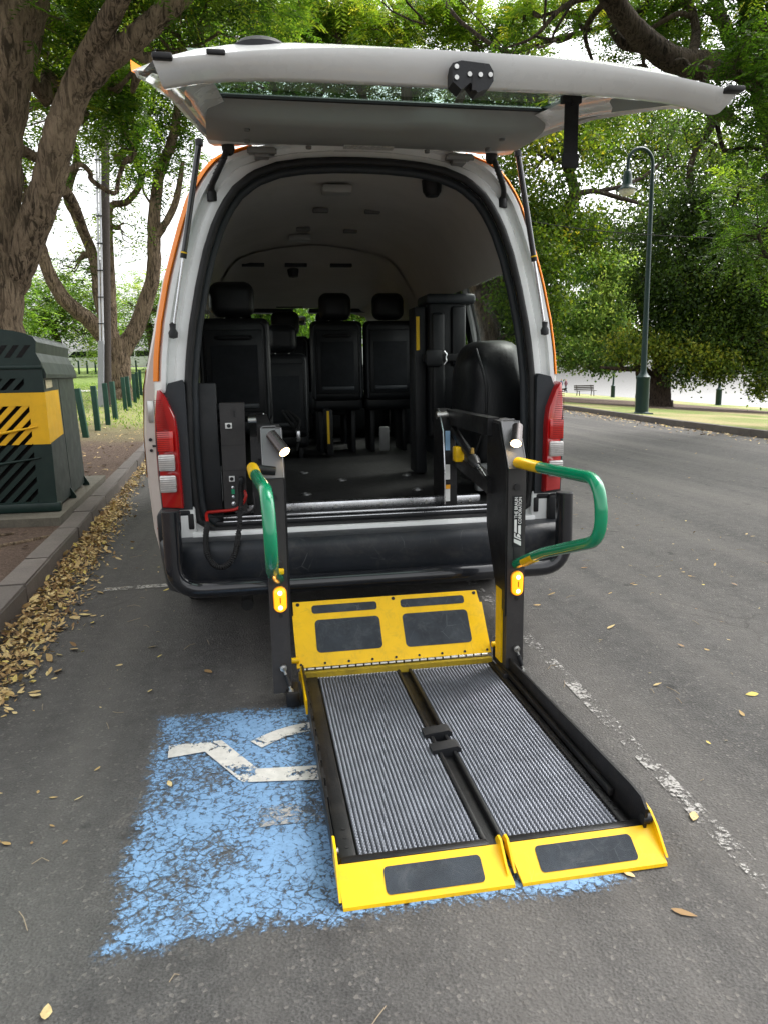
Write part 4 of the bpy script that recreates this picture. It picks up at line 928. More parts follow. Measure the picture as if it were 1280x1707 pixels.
MB().tube(bez([(-.728, -.03, .63), (-.735, .05, .66), (-.70, .08, .66), (-.60, .09, .668), (-.56, .08, .72), (-.565, .09, .75)], 6), .007, 8).build('red_cable', M('red_cable', (.5, .02, .015), .4), ctl)
MB().tube(bez([(-.72, .04, .645), (-.62, .07, .64), (-.53, .08, .66), (-.525, .1, .74)], 6), .005, 6).build('black_cable', RUBBER, ctl)
b = MB().box(-.68, -.662, .12, .16, .70, .86); b.build('document_sleeve', MATS['pale_grey_plastic'], ctl)

# ------------------------------------------------------------------ trees
def bark_mat(name, lo, hi, sc=1.):
    mt, t, p = new_mat(name); c = coords(t, (sc, sc, sc*.32))
    a = noise(t, c, 9, 8, .72, 1.2); c2 = coords(t, (sc, sc, sc*.16)); rg = noise(t, c2, 17, 7, .68, 1.4)
    b = noise(t, coords(t), 1.3, 4)
    col = ramp(t, a, [(.3, lo), (.7, hi)]); col = mixc(t, ramp(t, rg, [(.42, (.95, .95, .95)), (.53, (0, 0, 0))]), col, tuple(x*.35 for x in lo))
    col = mixc(t, ramp(t, b, [(.45, (0, 0, 0)), (.7, (.4, .4, .4))]), col, tuple(min(1, x*1.25) for x in hi))
    t.links.new(col, p.inputs['Base Color']); p.inputs['Roughness'].default_value = .92; p.inputs['Specular IOR Level'].default_value = .2
    bump(t, p, math_(t, 'ADD', a, math_(t, 'MULTIPLY', rg, 3.)), 1., .14); return mt
def leaf_mat(name, stops, trans=.45):
    mt = bpy.data.materials.new(name); mt.use_nodes = True; t = mt.node_tree; p = t.nodes['Principled BSDF']
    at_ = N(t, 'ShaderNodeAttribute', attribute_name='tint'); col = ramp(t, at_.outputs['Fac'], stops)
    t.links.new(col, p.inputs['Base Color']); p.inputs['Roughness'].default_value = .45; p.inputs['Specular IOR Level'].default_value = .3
    tl = t.nodes.new('ShaderNodeBsdfTranslucent'); br = mixc(t, 1., col, (1.5, 1.5, .8), 'MULTIPLY'); t.links.new(br, tl.inputs['Color'])
    mx = t.nodes.new('ShaderNodeMixShader'); mx.inputs[0].default_value = trans
    t.links.new(p.outputs[0], mx.inputs[1]); t.links.new(tl.outputs[0], mx.inputs[2]); t.links.new(mx.outputs[0], t.nodes['Material Output'].inputs[0]); return mt
BARK1 = bark_mat('jacaranda_bark', (.2, .145, .095), (.56, .42, .29)); BARK2 = bark_mat('dark_bark', (.07, .053, .042), (.21, .155, .12)); BARK3 = bark_mat('far_bark', (.10, .072, .055), (.27, .2, .15), .5)
LFJ = leaf_mat('jacaranda_leaf', [(.1, (.026, .065, .008)), (.5, (.09, .18, .018)), (.85, (.23, .31, .03)), (1, (.36, .36, .05))], .55)
LFD = leaf_mat('dark_fig_leaf', [(.1, (.022, .045, .01)), (.5, (.065, .12, .022)), (.85, (.18, .24, .03)), (1, (.28, .29, .04))], .5)
LFY = leaf_mat('yellow_green_leaf', [(.1, (.026, .06, .008)), (.5, (.085, .15, .018)), (.85, (.21, .26, .026)), (1, (.36, .32, .03))], .55)
LFB = leaf_mat('blue_green_leaf', [(.1, (.05, .105, .03)), (.5, (.13, .24, .07)), (.85, (.25, .37, .11)), (1, (.36, .44, .13))], .55)
LFL = leaf_mat('light_far_leaf', [(.1, (.04, .085, .012)), (.5, (.11, .21, .03)), (.85, (.22, .33, .055)), (1, (.34, .4, .09))], .5)
def unit(v): return v/np.maximum(np.linalg.norm(v, axis=-1, keepdims=True), 1e-9)
def rhomb(B, T, Nn, wd, tint):
    """leaf blades from base B to tip T with half width wd along Nn"""
    m_ = B*.55+T*.45; V = np.stack([B, m_+Nn*wd[:, None], T, m_-Nn*wd[:, None]], 1).reshape(-1, 3)
    n = len(B); return V, np.arange(4*n).reshape(-1, 4), np.repeat(tint, 4)
def feathery(C, spread, nf, fl, P, pl, pw, tint, g):
    """jacaranda-like fronds: clump centres C, nf fronds each with P pinnae"""
    n = len(C)*nf; ctr = np.repeat(C, nf, 0); D = unit(g.normal(size=(n, 3))*[1, 1, .55]+[0, 0, -.12]); base = ctr+g.normal(size=(n, 3))*spread
    tn = np.repeat(tint, nf)+g.normal(size=n)*.10; L = fl*g.uniform(.6, 1.2, n)
    j = (np.arange(P)+1)/P; ax = base[:, None]+D[:, None]*(L[:, None]*j)[..., None]; ax[..., 2] -= .35*L[:, None]*j**2
    sd = unit(np.cross(D, [0, 0, 1.])+g.normal(size=(n, 3))*.15); sg = np.where(np.arange(P) % 2 == 0, 1., -1.)
    pd = unit(sd[:, None]*sg[None, :, None]+D[:, None]*.55+g.normal(size=(n, P, 3))*.12); pd[..., 2] -= .15
    B = ax.reshape(-1, 3); T = (ax+pd*(pl*g.uniform(.7, 1.2, (n, P)))[..., None]*(1-.45*j)[None, :, None]).reshape(-1, 3)
    Nn = unit(np.cross(pd.reshape(-1, 3), np.repeat(np.cross(sd, D), P, 0))+g.normal(size=(n*P, 3))*.25)
    return rhomb(B, T, Nn, np.full(n*P, pw), np.repeat(tn, P)+g.normal(size=n*P)*.05)
def leafy(C, spread, nl, ll, lw, tint, g, droop=.3):
    n = len(C)*nl; ctr = np.repeat(C, nl, 0); B = ctr+g.normal(size=(n, 3))*spread*[1, 1, .75]
    d = unit(g.normal(size=(n, 3))+[0, 0, -droop]); L = ll*g.uniform(.55, 1.25, n); T = B+d*L[:, None]
    Nn = unit(np.cross(d, g.normal(size=(n, 3)))); return rhomb(B, T, Nn, lw*L/ll, np.repeat(tint, nl)+g.normal(size=n)*.13)
def wob(a, b, n, amp, g):
    a, b = np.array(a), np.array(b); L = np.linalg.norm(b-a); t = np.linspace(0, 1, n)[:, None]
    off = np.cumsum(g.normal(size=(n, 3)), 0); off -= off[0]*(1-t)+off[-1]*t; return a+(b-a)*t+off*amp*L/math.sqrt(n)
def tree(name, label, base, limbs, blobs, bark, leaf, style, seed, seg=10, group=None, twig=.035, dens=1.):
    """limbs: ([(px,py,Y)..],[radius m..]); blobs: (px,py,Y, rx,ry,rz in m, clumps, tint)"""
    g = np.random.default_rng(seed); random.seed(seed); tr = thing(name, label, 'tree', tuple(base), group)
    tb = MB(); nodes = []; nrad = []
    for pts, rad in limbs:
        P3 = [q if len(q) == 4 else at(*q) for q in pts]; P3 = [np.array(q[:3], float) for q in P3]
        sm = bez(P3, 6); rr = np.interp(np.linspace(0, 1, len(sm)), np.linspace(0, 1, len(rad)), rad)
        for i in range(1, len(sm)-1): sm[i] = sm[i]+Vector(g.normal(size=3)*rr[i]*.04)
        tb.tube(sm, list(rr), seg, jit=.05); nodes += [np.array(q) for q in sm[3:]]; nrad += list(rr[3:])
    trunk = None; Vs, Qs, Ts = [], [], []; off = 0; twg = MB()
    nodes_np = np.array(nodes); first = len(nodes)
    for (px, py, Y, rx, ry, rz, nc, tn, *abs_) in blobs:
        nc = int(float(nc)*(dens if not abs_ else 1)); c = np.array([px, py, Y], float) if abs_ else at(px, py, Y); d = np.linalg.norm(nodes_np-c, axis=1); k = int(np.argmin(d))
        path = wob(nodes_np[k], c, 11, .34, g); r0 = min(nrad[k]*.7, twig*3.); twg.tube([Vector(q) for q in bez(path, 3)], list(np.linspace(r0, twig*.8, 31)), 7, jit=.04)
        loc = np.concatenate([path[3:], nodes_np[d < max(rx, ry, rz)*1.1]])
        u = unit(g.normal(size=(nc, 3)))*(g.uniform(.12, 1, nc)**.45)[:, None]; C = c+u*[rx, rz, ry]
        for q in C:
            if g.random() > .55: continue
            kk = int(np.argmin(np.linalg.norm(loc-q, axis=1))); pth = wob(loc[kk], q, 6, .32, g); twg.tube([Vector(v) for v in pth], list(np.linspace(twig*.62, twig*.14, 6)), 4, cap=False)
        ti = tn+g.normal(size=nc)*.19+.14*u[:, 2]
        V, Q, T_ = style(C, ti, g); Vs.append(V); Qs.append(Q+off); Ts.append(T_); off += len(V)
    tb.build('trunk', bark, tr, 70)
    if twg.f: twg.build('branches', bark, tr, 70)
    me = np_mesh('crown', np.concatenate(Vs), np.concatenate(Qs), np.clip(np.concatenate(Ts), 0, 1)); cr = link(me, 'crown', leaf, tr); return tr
fe = lambda spread, nf, fl, P, pl, pw: (lambda C, t_, g: feathery(C, spread, nf, fl, P, pl, pw, t_, g))
lf = lambda spread, nl, ll, lw: (lambda C, t_, g: leafy(C, spread, nl, ll, lw, t_, g))

# both near trees get unseen leaf clumps, added to shade road and van
OVER1 = [(x, y, z, 2.1, .8, 2.1, 60, .5, 1) for x, y, z in ((-3, 2, 7.2), (-1, 4, 7.6), (-1.2, .5, 7.8), (-3.5, 5, 8.2), (-5.5, 2, 7), (1, 2.2, 8), (1, 5.5, 8.4), (-8, 0, 7))]
OVER2 = [(x, y, z, 2.2, .8, 2.2, 60, .45, 1) for x, y, z in ((9, 8, 7.6), (6.5, 6.5, 8), (4, 4.5, 8.2), (7, 3, 7.8), (10, 4, 7.6), (4.5, 1, 8.2), (6, 10, 9), (3.5, 8.5, 9), (8.5, 12, 9.4), (5, 13, 10), (1.5, 11, 9.6), (2.5, 6, 8.8), (11.5, 7.5, 8), (8, 16, 11), (4, 17, 11.5))]
# forked jacaranda close behind the bin
Y = 6.6; g0 = at(0, 700, Y)
tree('jacaranda_tree', 'thick forked tree trunk with rough brown bark rising behind the rubbish bin', (-3.75, Y, .2),
     [([(-3.72, Y, .1, 0), (-3.70, Y, .8, 0), (-4, 560, Y), (-10, 400, Y), (-6, 260, Y), (10, 140, Y-.1), (38, 20, Y-.2), (60, -90, Y-.3), (90, -260, Y-.5)], [.42, .35, .32, .31, .28, .26, .245, .22, .17]),
      ([(14, 475, Y), (48, 395, Y-.1), (78, 310, Y-.2), (100, 225, Y-.3), (128, 145, Y-.4), (160, 75, Y-.6), (190, 15, Y-.8), (225, -60, Y-1)], [.21, .19, .18, .175, .16, .125, .11, .09]),
      ([(126, 150, Y-.4), (165, 110, Y-.5), (215, 70, Y-.6), (275, 20, Y-.6), (340, -40, Y-.5)], [.15, .14, .13, .115, .09]),
      ([(70, 330, Y-.2), (110, 320, Y+.1), (150, 400, Y+.6)], [.09, .07, .03]),
      ([(20, 240, Y), (60, 262, Y+.2), (110, 285, Y+.4)], [.07, .06, .05]),
      ([(215, 75, Y-.6), (240, 95, Y-.3), (270, 90, Y), (330, 75, Y+.4)], [.07, .06, .045, .02])],
     [(60, 30, 7.5, 1.2, .9, 1.2, 46, .5), (150, 60, 8.2, 1.0, .9, 1, 46, .55), (120, -60, 6.5, 1.6, .8, 1.4, 40, .5), (250, 10, 7, 1.1, .6, 1, 40, .5), (330, -30, 6.5, 1.1, .6, 1, 34, .55), (200, 200, 7.8, .35, .75, .4, 22, .4), (175, 140, 7.4, .4, .4, .4, 14, .5), (95, 150, 8, .5, .6, .6, 14, .65), (440, -50, 6.5, 1.2, .4, 1.2, 26, .6)]+OVER1,
     BARK1, LFJ, fe(.14, 8, .36, 16, .12, .013), 3, 22, twig=.03, dens=1.25)
# jacaranda beyond the pole, many twisting limbs
Y = 22.; bz = hl(*at(200, 655, Y)[:2])
b2 = at(200, 655, Y)
tree('jacaranda_tree', 'many-limbed spreading tree standing behind the row of green bollards', (b2[0], Y, bz),
     [([(b2[0], Y, bz-.2, 0), (200, 640, Y), (200, 600, Y), (196, 565, Y)], [.42, .36, .34, .33]),
      ([(197, 600, Y), (160, 545, Y-.3), (105, 495, Y-.6), (76, 440, Y-.8), (62, 390, Y-1), (40, 330, Y-1.2)], [.30, .25, .22, .19, .16, .1]),
      ([(195, 580, Y), (168, 505, Y+.2), (158, 435, Y+.4), (132, 370, Y+.5), (112, 320, Y+.5), (128, 262, Y+.6), (110, 200, Y+.6)], [.24, .19, .17, .16, .14, .10, .06]),
      ([(202, 590, Y), (232, 535, Y+.1), (256, 455, Y), (257, 380, Y), (264, 300, Y), (290, 225, Y-.3), (298, 170, Y-.5), (320, 110, Y-.8)], [.29, .25, .22, .2, .17, .14, .11, .07]),
      ([(186, 560, Y), (184, 470, Y+.4), (182, 400, Y+.5), (184, 345, Y+.5), (213, 335, Y+.5), (236, 296, Y+.5), (222, 245, Y+.5), (250, 190, Y+.4), (262, 130, Y+.4)], [.2, .16, .13, .11, .10, .10, .09, .07, .05]),
      ([(257, 400, Y), (282, 362, Y-.2), (296, 325, Y-.3), (305, 270, Y-.4)], [.12, .11, .1, .06]),
      ([(236, 296, Y+.5), (262, 275, Y+.4), (282, 258, Y+.3)], [.06, .05, .03]),
      ([(256, 345, Y), (240, 320, Y+.2), (238, 300, Y+.2)], [.04, .035, .03])],
     [(60, 180, 21, 2.2, 2.2, 2, 46, .5), (130, 80, 22, 2.6, 2, 2.2, 56, .55), (230, 120, 22, 2.2, 1.8, 2, 52, .45), (300, 60, 21, 2.4, 1.6, 2, 52, .55), (400, 20, 22, 2.4, 1.2, 2, 44, .6), (40, 300, 21, 1.2, 1, 1.2, 18, .45), (225, 220, 21.6, 1.2, 1.5, 1.2, 26, .3), (200, 380, 22.5, .8, .9, 1, 10, .5), (290, 250, 22, .7, 1.2, .8, 16, .45), (130, 430, 22.5, .7, .8, .8, 11, .5), (300, 170, 22, 1, 1, 1, 20, .5)],
     BARK1, LFJ, fe(.34, 10, .62, 12, .22, .027), 5, 12, twig=.055, dens=1.15)
# paler trees far behind on the kerb side
for k, (px, py, Yd, hgt, sp, tn) in enumerate(((95, 600, 44, 6.0, 3.6, .55), (250, 600, 52, 6.5, 4.2, .6), (-40, 610, 40, 7, 3.6, .5), (360, 590, 60, 9, 4.6, .55))):
    b_ = at(px, py, Yd); z0 = hl(b_[0], Yd); q = (b_[0], Yd, z0); lab = ['pale green feathery tree far behind the rubbish bin', 'pale green tree far behind, low between the forked limbs', 'pale green tree far off at the left edge', 'tall pale tree far ahead, hidden mostly by the van'][k]
    tree('feathery_tree', lab, q, [([(b_[0], Yd, z0-.2, 0), (b_[0]+.2, Yd, z0+hgt*.3, 0), (b_[0]-.2, Yd, z0+hgt*.6, 0)], [.3, .22, .12])],
         [(px+dx*20, py-dy*22, Yd+dz, sp*.55, hgt*.24, sp*.5, 30, tn+.1*random.uniform(-1, 1)) for dx, dy, dz in ((-2.4, 2.2, 0), (0, 2.6, 1), (2.4, 2.4, 0), (-1.5, 4.2, 1), (1.6, 4.4, 0), (0, 5.4, 0), (3, 3.8, 1))], BARK3, LFL, fe(.5, 8, .9, 9, .34, .045), 30+k, 8, 'pale trees behind the verge', .05)
# right of the van: big limb overhead
Y = 10.5
tree('overhanging_tree', 'tree out of frame whose heavy dark limb hangs over the raised tailgate corner', (11.9, Y, hr(11.9, Y)),
     [([(11.9, Y, -.3, 0), (11.8, Y, 2.2, 0), (1345, 420, Y), (1315, 290, Y), (1288, 190, Y), (1262, 90, Y-.1), (1250, 10, Y-.2), (1230, -90, Y-.3)], [.5, .42, .36, .32, .29, .24, .2, .15]),
      ([(1292, 170, Y), (1255, 118, Y-.2), (1205, 108, Y-.5), (1135, 104, Y-.8), (1085, 75, Y-1), (1045, 35, Y-1.2), (1010, -15, Y-1.4), (960, -80, Y-1.5)], [.27, .25, .25, .22, .2, .18, .16, .12]),
      ([(1085, 78, Y-1), (1040, 72, Y-.8), (1018, 40, Y-.6), (1005, 15, Y-.6)], [.1, .09, .08, .06]),
      ([(1015, -5, Y-1.3), (985, 30, Y-1), (975, 60, Y-.8), (990, 110, Y-.6)], [.06, .05, .04, .025]),
      ([(1010, -15, Y-1.4), (940, 10, Y-1.6), (890, 60, Y-1.8), (840, 80, Y-1.8)], [.06, .04, .025, .012]),
      ([(1255, 118, Y-.2), (1215, 60, Y+.4), (1195, 0, Y+.8)], [.16, .13, .1]), ([(1150, 100, Y-.7), (1160, 55, Y-.2), (1150, 0, Y)], [.1, .08, .06])],
     [(1240, 130, 8.2, .55, .9, .6, 26, .25), (1290, 250, 8.6, .55, 1.1, .7, 30, .3), (1180, 20, 11, 1.4, .7, 1.3, 40, .35), (1080, 10, 11.5, 1.2, .6, 1.2, 36, .5), (1010, 150, 12.5, .9, .7, .8, 26, .45), (1270, 380, 9.6, .6, 1.0, .8, 24, .35), (950, 20, 10, .8, .4, .8, 14, .6), (1280, 20, 10, .8, 1, .8, 30, .3), (860, 30, 9.5, .6, .4, .6, 9, .6), (1110, 55, 12.6, 1.1, .6, .6, 24, .4), (1230, 330, 11.5, .6, .9, .6, 18, .4)]+OVER2,
     BARK2, LFJ, fe(.15, 8, .38, 15, .13, .015), 8, 14, twig=.03, dens=1.6)
Y = 29.5; b8 = at(812, 640, Y)
tree('leaning_tree', 'leaning tree with yellowish leaves seen through the rear side window', (b8[0], Y, hr(b8[0], Y)),
     [([(b8[0], Y, hr(b8[0], Y)-.3, 0), (812, 640, Y), (814, 565, Y), (827, 485, Y), (855, 445, Y+.1), (892, 415, Y+.2), (930, 365, Y+.2), (957, 325, Y+.3), (948, 275, Y+.3), (962, 205, Y+.3), (950, 140, Y+.2)], [0.63, 0.54, 0.495, 0.45, 0.36, 0.315, 0.27, 0.255, 0.21, 0.165, 0.105]),
      ([(957, 325, Y+.3), (990, 318, Y+.6), (1035, 330, Y+1), (1090, 345, Y+1.5)], [0.15, 0.12, 0.105, 0.06]), ([(920, 380, Y+.2), (980, 400, Y+1), (1050, 385, Y+2)], [0.12, 0.09, 0.045]),
      ([(1000, 318, Y+.7), (1050, 305, Y+1), (1100, 270, Y+1.4), (1130, 200, Y+1.5)], [0.105, 0.09, 0.075, 0.06]),
      ([(820, 520, Y), (800, 440, Y), (790, 330, Y)], [0.24, 0.195, 0.15])],
     [(905, 265, 28.75, 2.7, 2.1, 2.25, 44, 0.5), (960, 190, 30.25, 3, 1.8, 2.4, 44, 0.5), (885, 470, 28, 1.5, 2.2, 1.8, 52, 0.42), (945, 390, 30.25, 2.0, 1.2, 2.1, 36, 0.45), (1030, 380, 32.5, 2.25, 1.5, 1.8, 22, 0.45), (1060, 260, 32.5, 2.7, 2.1, 2.25, 30, 0.45), (895, 555, 28.75, .8, 1.1, 1.0, 20, 0.45), (1140, 300, 33.25, 2.25, 1.8, 1.8, 26, 0.4), (880, 380, 29.5, 1.95, 1.5, 1.8, 56, 0.5), (1110, 215, 33.25, 2.7, 1.35, 2.1, 28, 0.4), (850, 150, 31.75, 3, 1.65, 2.4, 30, 0.45)],
     BARK2, LFY, lf(.45, 120, .20, .05), 9, 12, twig=.04, dens=1.5)
Y = 26.; b6 = at(1100, 678, Y); zz6 = hr(b6[0], Y)
tree('spreading_fig_tree', 'dark spreading tree with a short thick trunk behind the lamp post', (b6[0], Y, zz6),
     [([(b6[0], Y, zz6-.2, 0), (1100, 664, Y), (1101, 630, Y), (1106, 600, Y), (1120, 540, Y), (1140, 460, Y)], [.62, .45, .42, .42, .3, .18]),
      ([(1098, 645, Y), (1085, 628, Y), (1072, 615, Y-.3), (1040, 615, Y-.6), (1000, 612, Y-.8)], [.2, .15, .13, .1, .05]), ([(1106, 615, Y), (1140, 570, Y-.5), (1200, 520, Y-1), (1260, 470, Y-1.5)], [.26, .22, .17, .1]), ([(1104, 610, Y), (1080, 560, Y+.4), (1060, 480, Y+.6)], [.24, .18, .1]),
      ([(1130, 500, Y), (1160, 380, Y), (1150, 280, Y), (1190, 190, Y)], [.2, .17, .13, .08])],
     [(1110, 572, 25.5, 2.2, .55, 1.6, 60, .8), (1180, 550, 25, 2.2, .9, 2, 90, .35), (1260, 560, 25, 2.2, .9, 2, 90, .35), (1095, 490, 26, 1.3, 1.4, 1.6, 70, .3), (1150, 460, 25, 2.0, 1.8, 2, 110, .25), (1240, 450, 24.5, 2.2, 1.9, 2, 110, .25), (1320, 510, 25, 2.2, 1.8, 2, 70, .25), (1120, 380, 26, 2, 1.5, 2, 70, .25), (1220, 350, 25, 2.2, 1.6, 2, 66, .28), (1300, 380, 25, 2, 1.8, 2, 54, .3), (1270, 480, 23, 1.4, 1.2, 1, 50, .4), (1180, 250, 26, 2.4, 1.5, 2, 34, .4), (1260, 270, 25, 1.8, 1.5, 2, 34, .4), (1150, 592, 24.5, 1.4, .3, 1.4, 34, .65), (1205, 612, 24.3, .8, .35, 1, 22, .6), (1265, 600, 24.5, 1.3, .4, 1.4, 34, .55), (1140, 622, 24.2, .4, .25, .5, 8, .5), (1275, 640, 24.5, .5, .4, .6, 12, .5), (1045, 590, 25.2, .7, .3, .8, 12, .65)],
     BARK2, LFD, lf(.34, 100, .16, .042), 12, 14, twig=.06, dens=1.15)
Y = 36.; b7 = at(985, 650, Y)
tree('blue_green_tree', 'soft blue-green tree whose boughs hang low over the park bench', (at(1068, 660, Y)[0], Y, hr(at(1068, 660, Y)[0], Y)),
     [([(at(1068, 660, Y)[0], Y, hr(at(1068, 660, Y)[0], Y)-.3, 0), (1068, 630, Y), (1058, 590, Y), (1030, 540, Y), (1000, 470, Y)], [.3, .26, .24, .2, .12])],
     [(960, 590, 35, 1.4, .9, 1.4, 60, .75), (1000, 550, 35.5, 1.8, 1.5, 1.7, 100, .75), (955, 530, 36, 1.5, 1.5, 1.5, 70, .65), (1015, 500, 36, 1.5, 1.5, 1.5, 80, .8), (1035, 450, 36.5, 1.4, 1.2, 1.4, 60, .8), (985, 450, 37, 1.3, 1.3, 1.3, 50, .6), (1040, 570, 35, 1.2, .9, 1.2, 44, .55), (1005, 608, 34.6, .8, .4, .8, 16, .5)],
     BARK3, LFB, lf(.32, 85, .2, .055), 14, 10, twig=.05)
Y = 30.
tree('tall_tree', 'tall thin-branched tree showing above the tailgate against white sky', (11.3, Y, 0),
     [([(11.3, Y, -.5, 0), (10.4, Y, 3., 0), (760, 400, Y), (700, 270, Y), (675, 140, Y), (678, 50, Y), (690, -40, Y)], [.5, .44, .38, .32, .22, .17, .1]), ([(690, 300, Y), (760, 180, Y), (793, 70, Y), (800, 0, Y), (820, -60, Y)], [.22, .18, .14, .12, .06]),
      ([(793, 75, Y), (760, 50, Y), (740, 10, Y), (745, -30, Y)], [.08, .07, .06, .03]), ([(793, 80, Y), (850, 65, Y-.5), (900, 78, Y-1), (950, 50, Y-1.2)], [.08, .07, .06, .03]), ([(678, 60, Y), (660, 20, Y), (640, -10, Y)], [.1, .09, .06]), ([(690, 300, Y), (600, 150, Y+.5), (560, 40, Y+1), (575, -30, Y+1)], [.2, .15, .1, .06])],
     [(560, 20, 31, 2.0, .9, 1.6, 36, .65), (520, 45, 32, 1.8, .8, 1.6, 36, .7), (640, 40, 29, 1.3, .9, 1.3, 22, .65), (700, 20, 30, 1.4, 1.1, 1.4, 26, .65), (760, 50, 30, 1.2, .8, 1.2, 14, .55), (830, 55, 30, 1.3, .6, 1.2, 15, .5), (880, 20, 30, 1.2, .7, 1.2, 13, .6), (610, 75, 33, 2.2, .5, 1.6, 26, .6), (450, 40, 32, 1.8, .8, 1.6, 36, .65), (770, 5, 29, 1.3, .6, 1.2, 12, .6)]+[(x_, 148, 31, 1.7, .55, 1.3, 15, .5) for x_ in (350, 430, 520, 610, 700, 790, 870)],
     BARK3, LFJ, fe(.36, 9, .7, 11, .26, .034), 17, 10, twig=.045, dens=2.4)
for k, (px, Yd) in enumerate(((430, 48), (560, 56), (720, 50), (850, 40))):
    b_ = at(px, 620, Yd); zr = ha(min(1, max(0, (b_[0]-kxl(Yd))/(kxr(Yd)-kxl(Yd)))), Yd); tree('round_tree', ['leafy green tree straight ahead, glimpsed through the windscreen', 'leafy green tree beyond the windscreen, second of the three ahead', 'leafy green tree beyond the van\'s far side windows', 'bright green tree filling the rear side window of the van'][k], (b_[0], Yd, zr), [([(b_[0], Yd, zr-.3, 0), (b_[0], Yd, 2.5, 0), (b_[0]+.3, Yd, 5, 0)], [.35, .28, .15])],
        [(px+dx, 540-dy, Yd, 2.4, 1.8, 2, 44, .6) for dx, dy in ((-50, -10), (50, 10), (0, 60), (-40, 110), (45, 120), (0, 30))], BARK3, LFL, lf(.6, 60, .34, .1), 50+k, 8, 'trees beyond the van', .05)

# ------------------------------------------------------------------ rubbish bin on its slab
slab = MB().box(-3.5, -1.93, 2.78, 5.2, -.05, .207, .012)
rotk = Matrix.Rotation(.05, 3, 'Z')
sl = MB()
sl.add([(kxl(2.72)-.16, 2.72, -.05), (-3.7, 2.72, -.05), (-3.7, 5.3, -.05), (kxl(5.3)-.16, 5.3, -.05), (kxl(2.72)-.16, 2.72, .20), (-3.7, 2.72, .205), (-3.7, 5.3, .205), (kxl(5.3)-.16, 5.3, .20)], [(0, 1, 2, 3), (4, 5, 6, 7), (0, 1, 5, 4), (1, 2, 6, 5), (2, 3, 7, 6), (3, 0, 4, 7)])
tag(sl.build('bin_slab', stone_mat('mossy_concrete', (.06, .056, .042), (.14, .125, .098)), angle=0), 'mossy concrete slab under the rubbish bin', kind='structure')
BG = M('bin_green', (.004, .017, .014), .4, 0, .2, 5, .3, (.03, .04, .03), .1, 260); BS = M('bin_side_grey_green', (.020, .030, .027), .42, 0, .15, 3, .3, (.06, .06, .05), .05, 200); BY = M('bin_yellow', (.72, .40, .008), .45, 0, .1, 4, .3, (.35, .22, .02), .05, 200); BK = M('bin_inside', (.004, .004, .004), .9)
bin_ = thing('rubbish_bin', 'dark green park rubbish bin enclosure with a yellow band and slatted front', 'rubbish bin', (-2.6, 3.7, .207))
BXl, BXr, BYf, BYb, B0 = -2.98, -2.135, 3.0, 4.55, .205
def bt(p, dx=-.068): return (p[0]+dx*(p[1]-3.0), p[1], p[2])
def bbuild(b, *a, **k): b.v = [bt(q) for q in b.v]; return b.build(*a, **k)
def taper(x, z): c_ = (BXl+BXr)/2; return c_+(x-c_)*(1+.05*(1-(z-B0)/1.1))
co = MB().box(BXl+.06, BXr-.05, BYf+.05, BYb-.05, B0+.01, 1.28)
co.f = [f for f in co.f]; bbuild(co, 'bin_body', BK, bin_, 0)
for y0, y1, nm in ((BYf+.02, 3.72, 'side_panel'), (3.74, BYb, 'side_panel')):
    b = MB(); n0 = len(b.v)
    b.add([(taper(BXr, B0+.03), y0, B0+.03), (taper(BXr, B0+.03), y1, B0+.03), (BXr-.005, y1, 1.27), (BXr-.005, y0, 1.27), (taper(BXr, B0)-.04, y0, B0+.03), (taper(BXr, B0)-.04, y1, B0+.03), (BXr-.045, y1, 1.27), (BXr-.045, y0, 1.27)], [(0, 1, 2, 3), (4, 5, 6, 7), (0, 1, 5, 4), (1, 2, 6, 5), (2, 3, 7, 6), (3, 0, 4, 7)])
    sp_ = bbuild(b, nm, BS, bin_, angle=0)
    if y0 < 3.1:
        xs_ = lambda z: float(np.interp(z, [B0+.03, 1.27], [taper(BXr, B0+.03), BXr-.005]))+.003
        bbuild(MB().add([(xs_(z), y, z) for y, z in ((BYf+.022, .755), (3.66, .79), (3.66, 1.175), (BYf+.022, 1.165))], [(0, 1, 2, 3)]), 'yellow_side_panel', BY, sp_, angle=0)
        no = bbuild(MB().add([(xs_(z)+.003, y, z) for y, z in ((3.12, 1.19), (3.40, 1.20), (3.40, 1.36-.1), (3.12, 1.36-.1))], [(0, 1, 2, 3)]), 'notice_plate', M('notice_cream', (.5, .44, .28), .6, 0, .15, 30), sp_, angle=0)
    bbuild(MB().prism([(taper(BXr, B0)-.02, B0+.0), (taper(BXr, B0)+.045, B0), (taper(BXr, B0)+.045, B0+.02), (taper(BXr, B0)+.0, B0+.10)], y1-.06, y1-.035), 'foot_bracket', BG, sp_, angle=0)
bbuild(MB().box(BXl-.05, BXr+.05, BYf-.015, BYf+.05, B0, B0+.075, .01), 'bin_plinth', BG, bin_)
def clip(poly, x0, x1, z0, z1):
    for ax, lim, sg in ((0, x0, 1), (0, x1, -1), (1, z0, 1), (1, z1, -1)):
        o_ = []
        for i in range(len(poly)):
            a, c_ = poly[i-1], poly[i]; da, dc = (a[ax]-lim)*sg, (c_[ax]-lim)*sg
            if (da >= 0) != (dc >= 0): t_ = da/(da-dc); o_.append((a[0]+(c_[0]-a[0])*t_, a[1]+(c_[1]-a[1])*t_))
            if dc >= 0: o_.append(c_)
        poly = o_
        if not poly: return []
    return poly
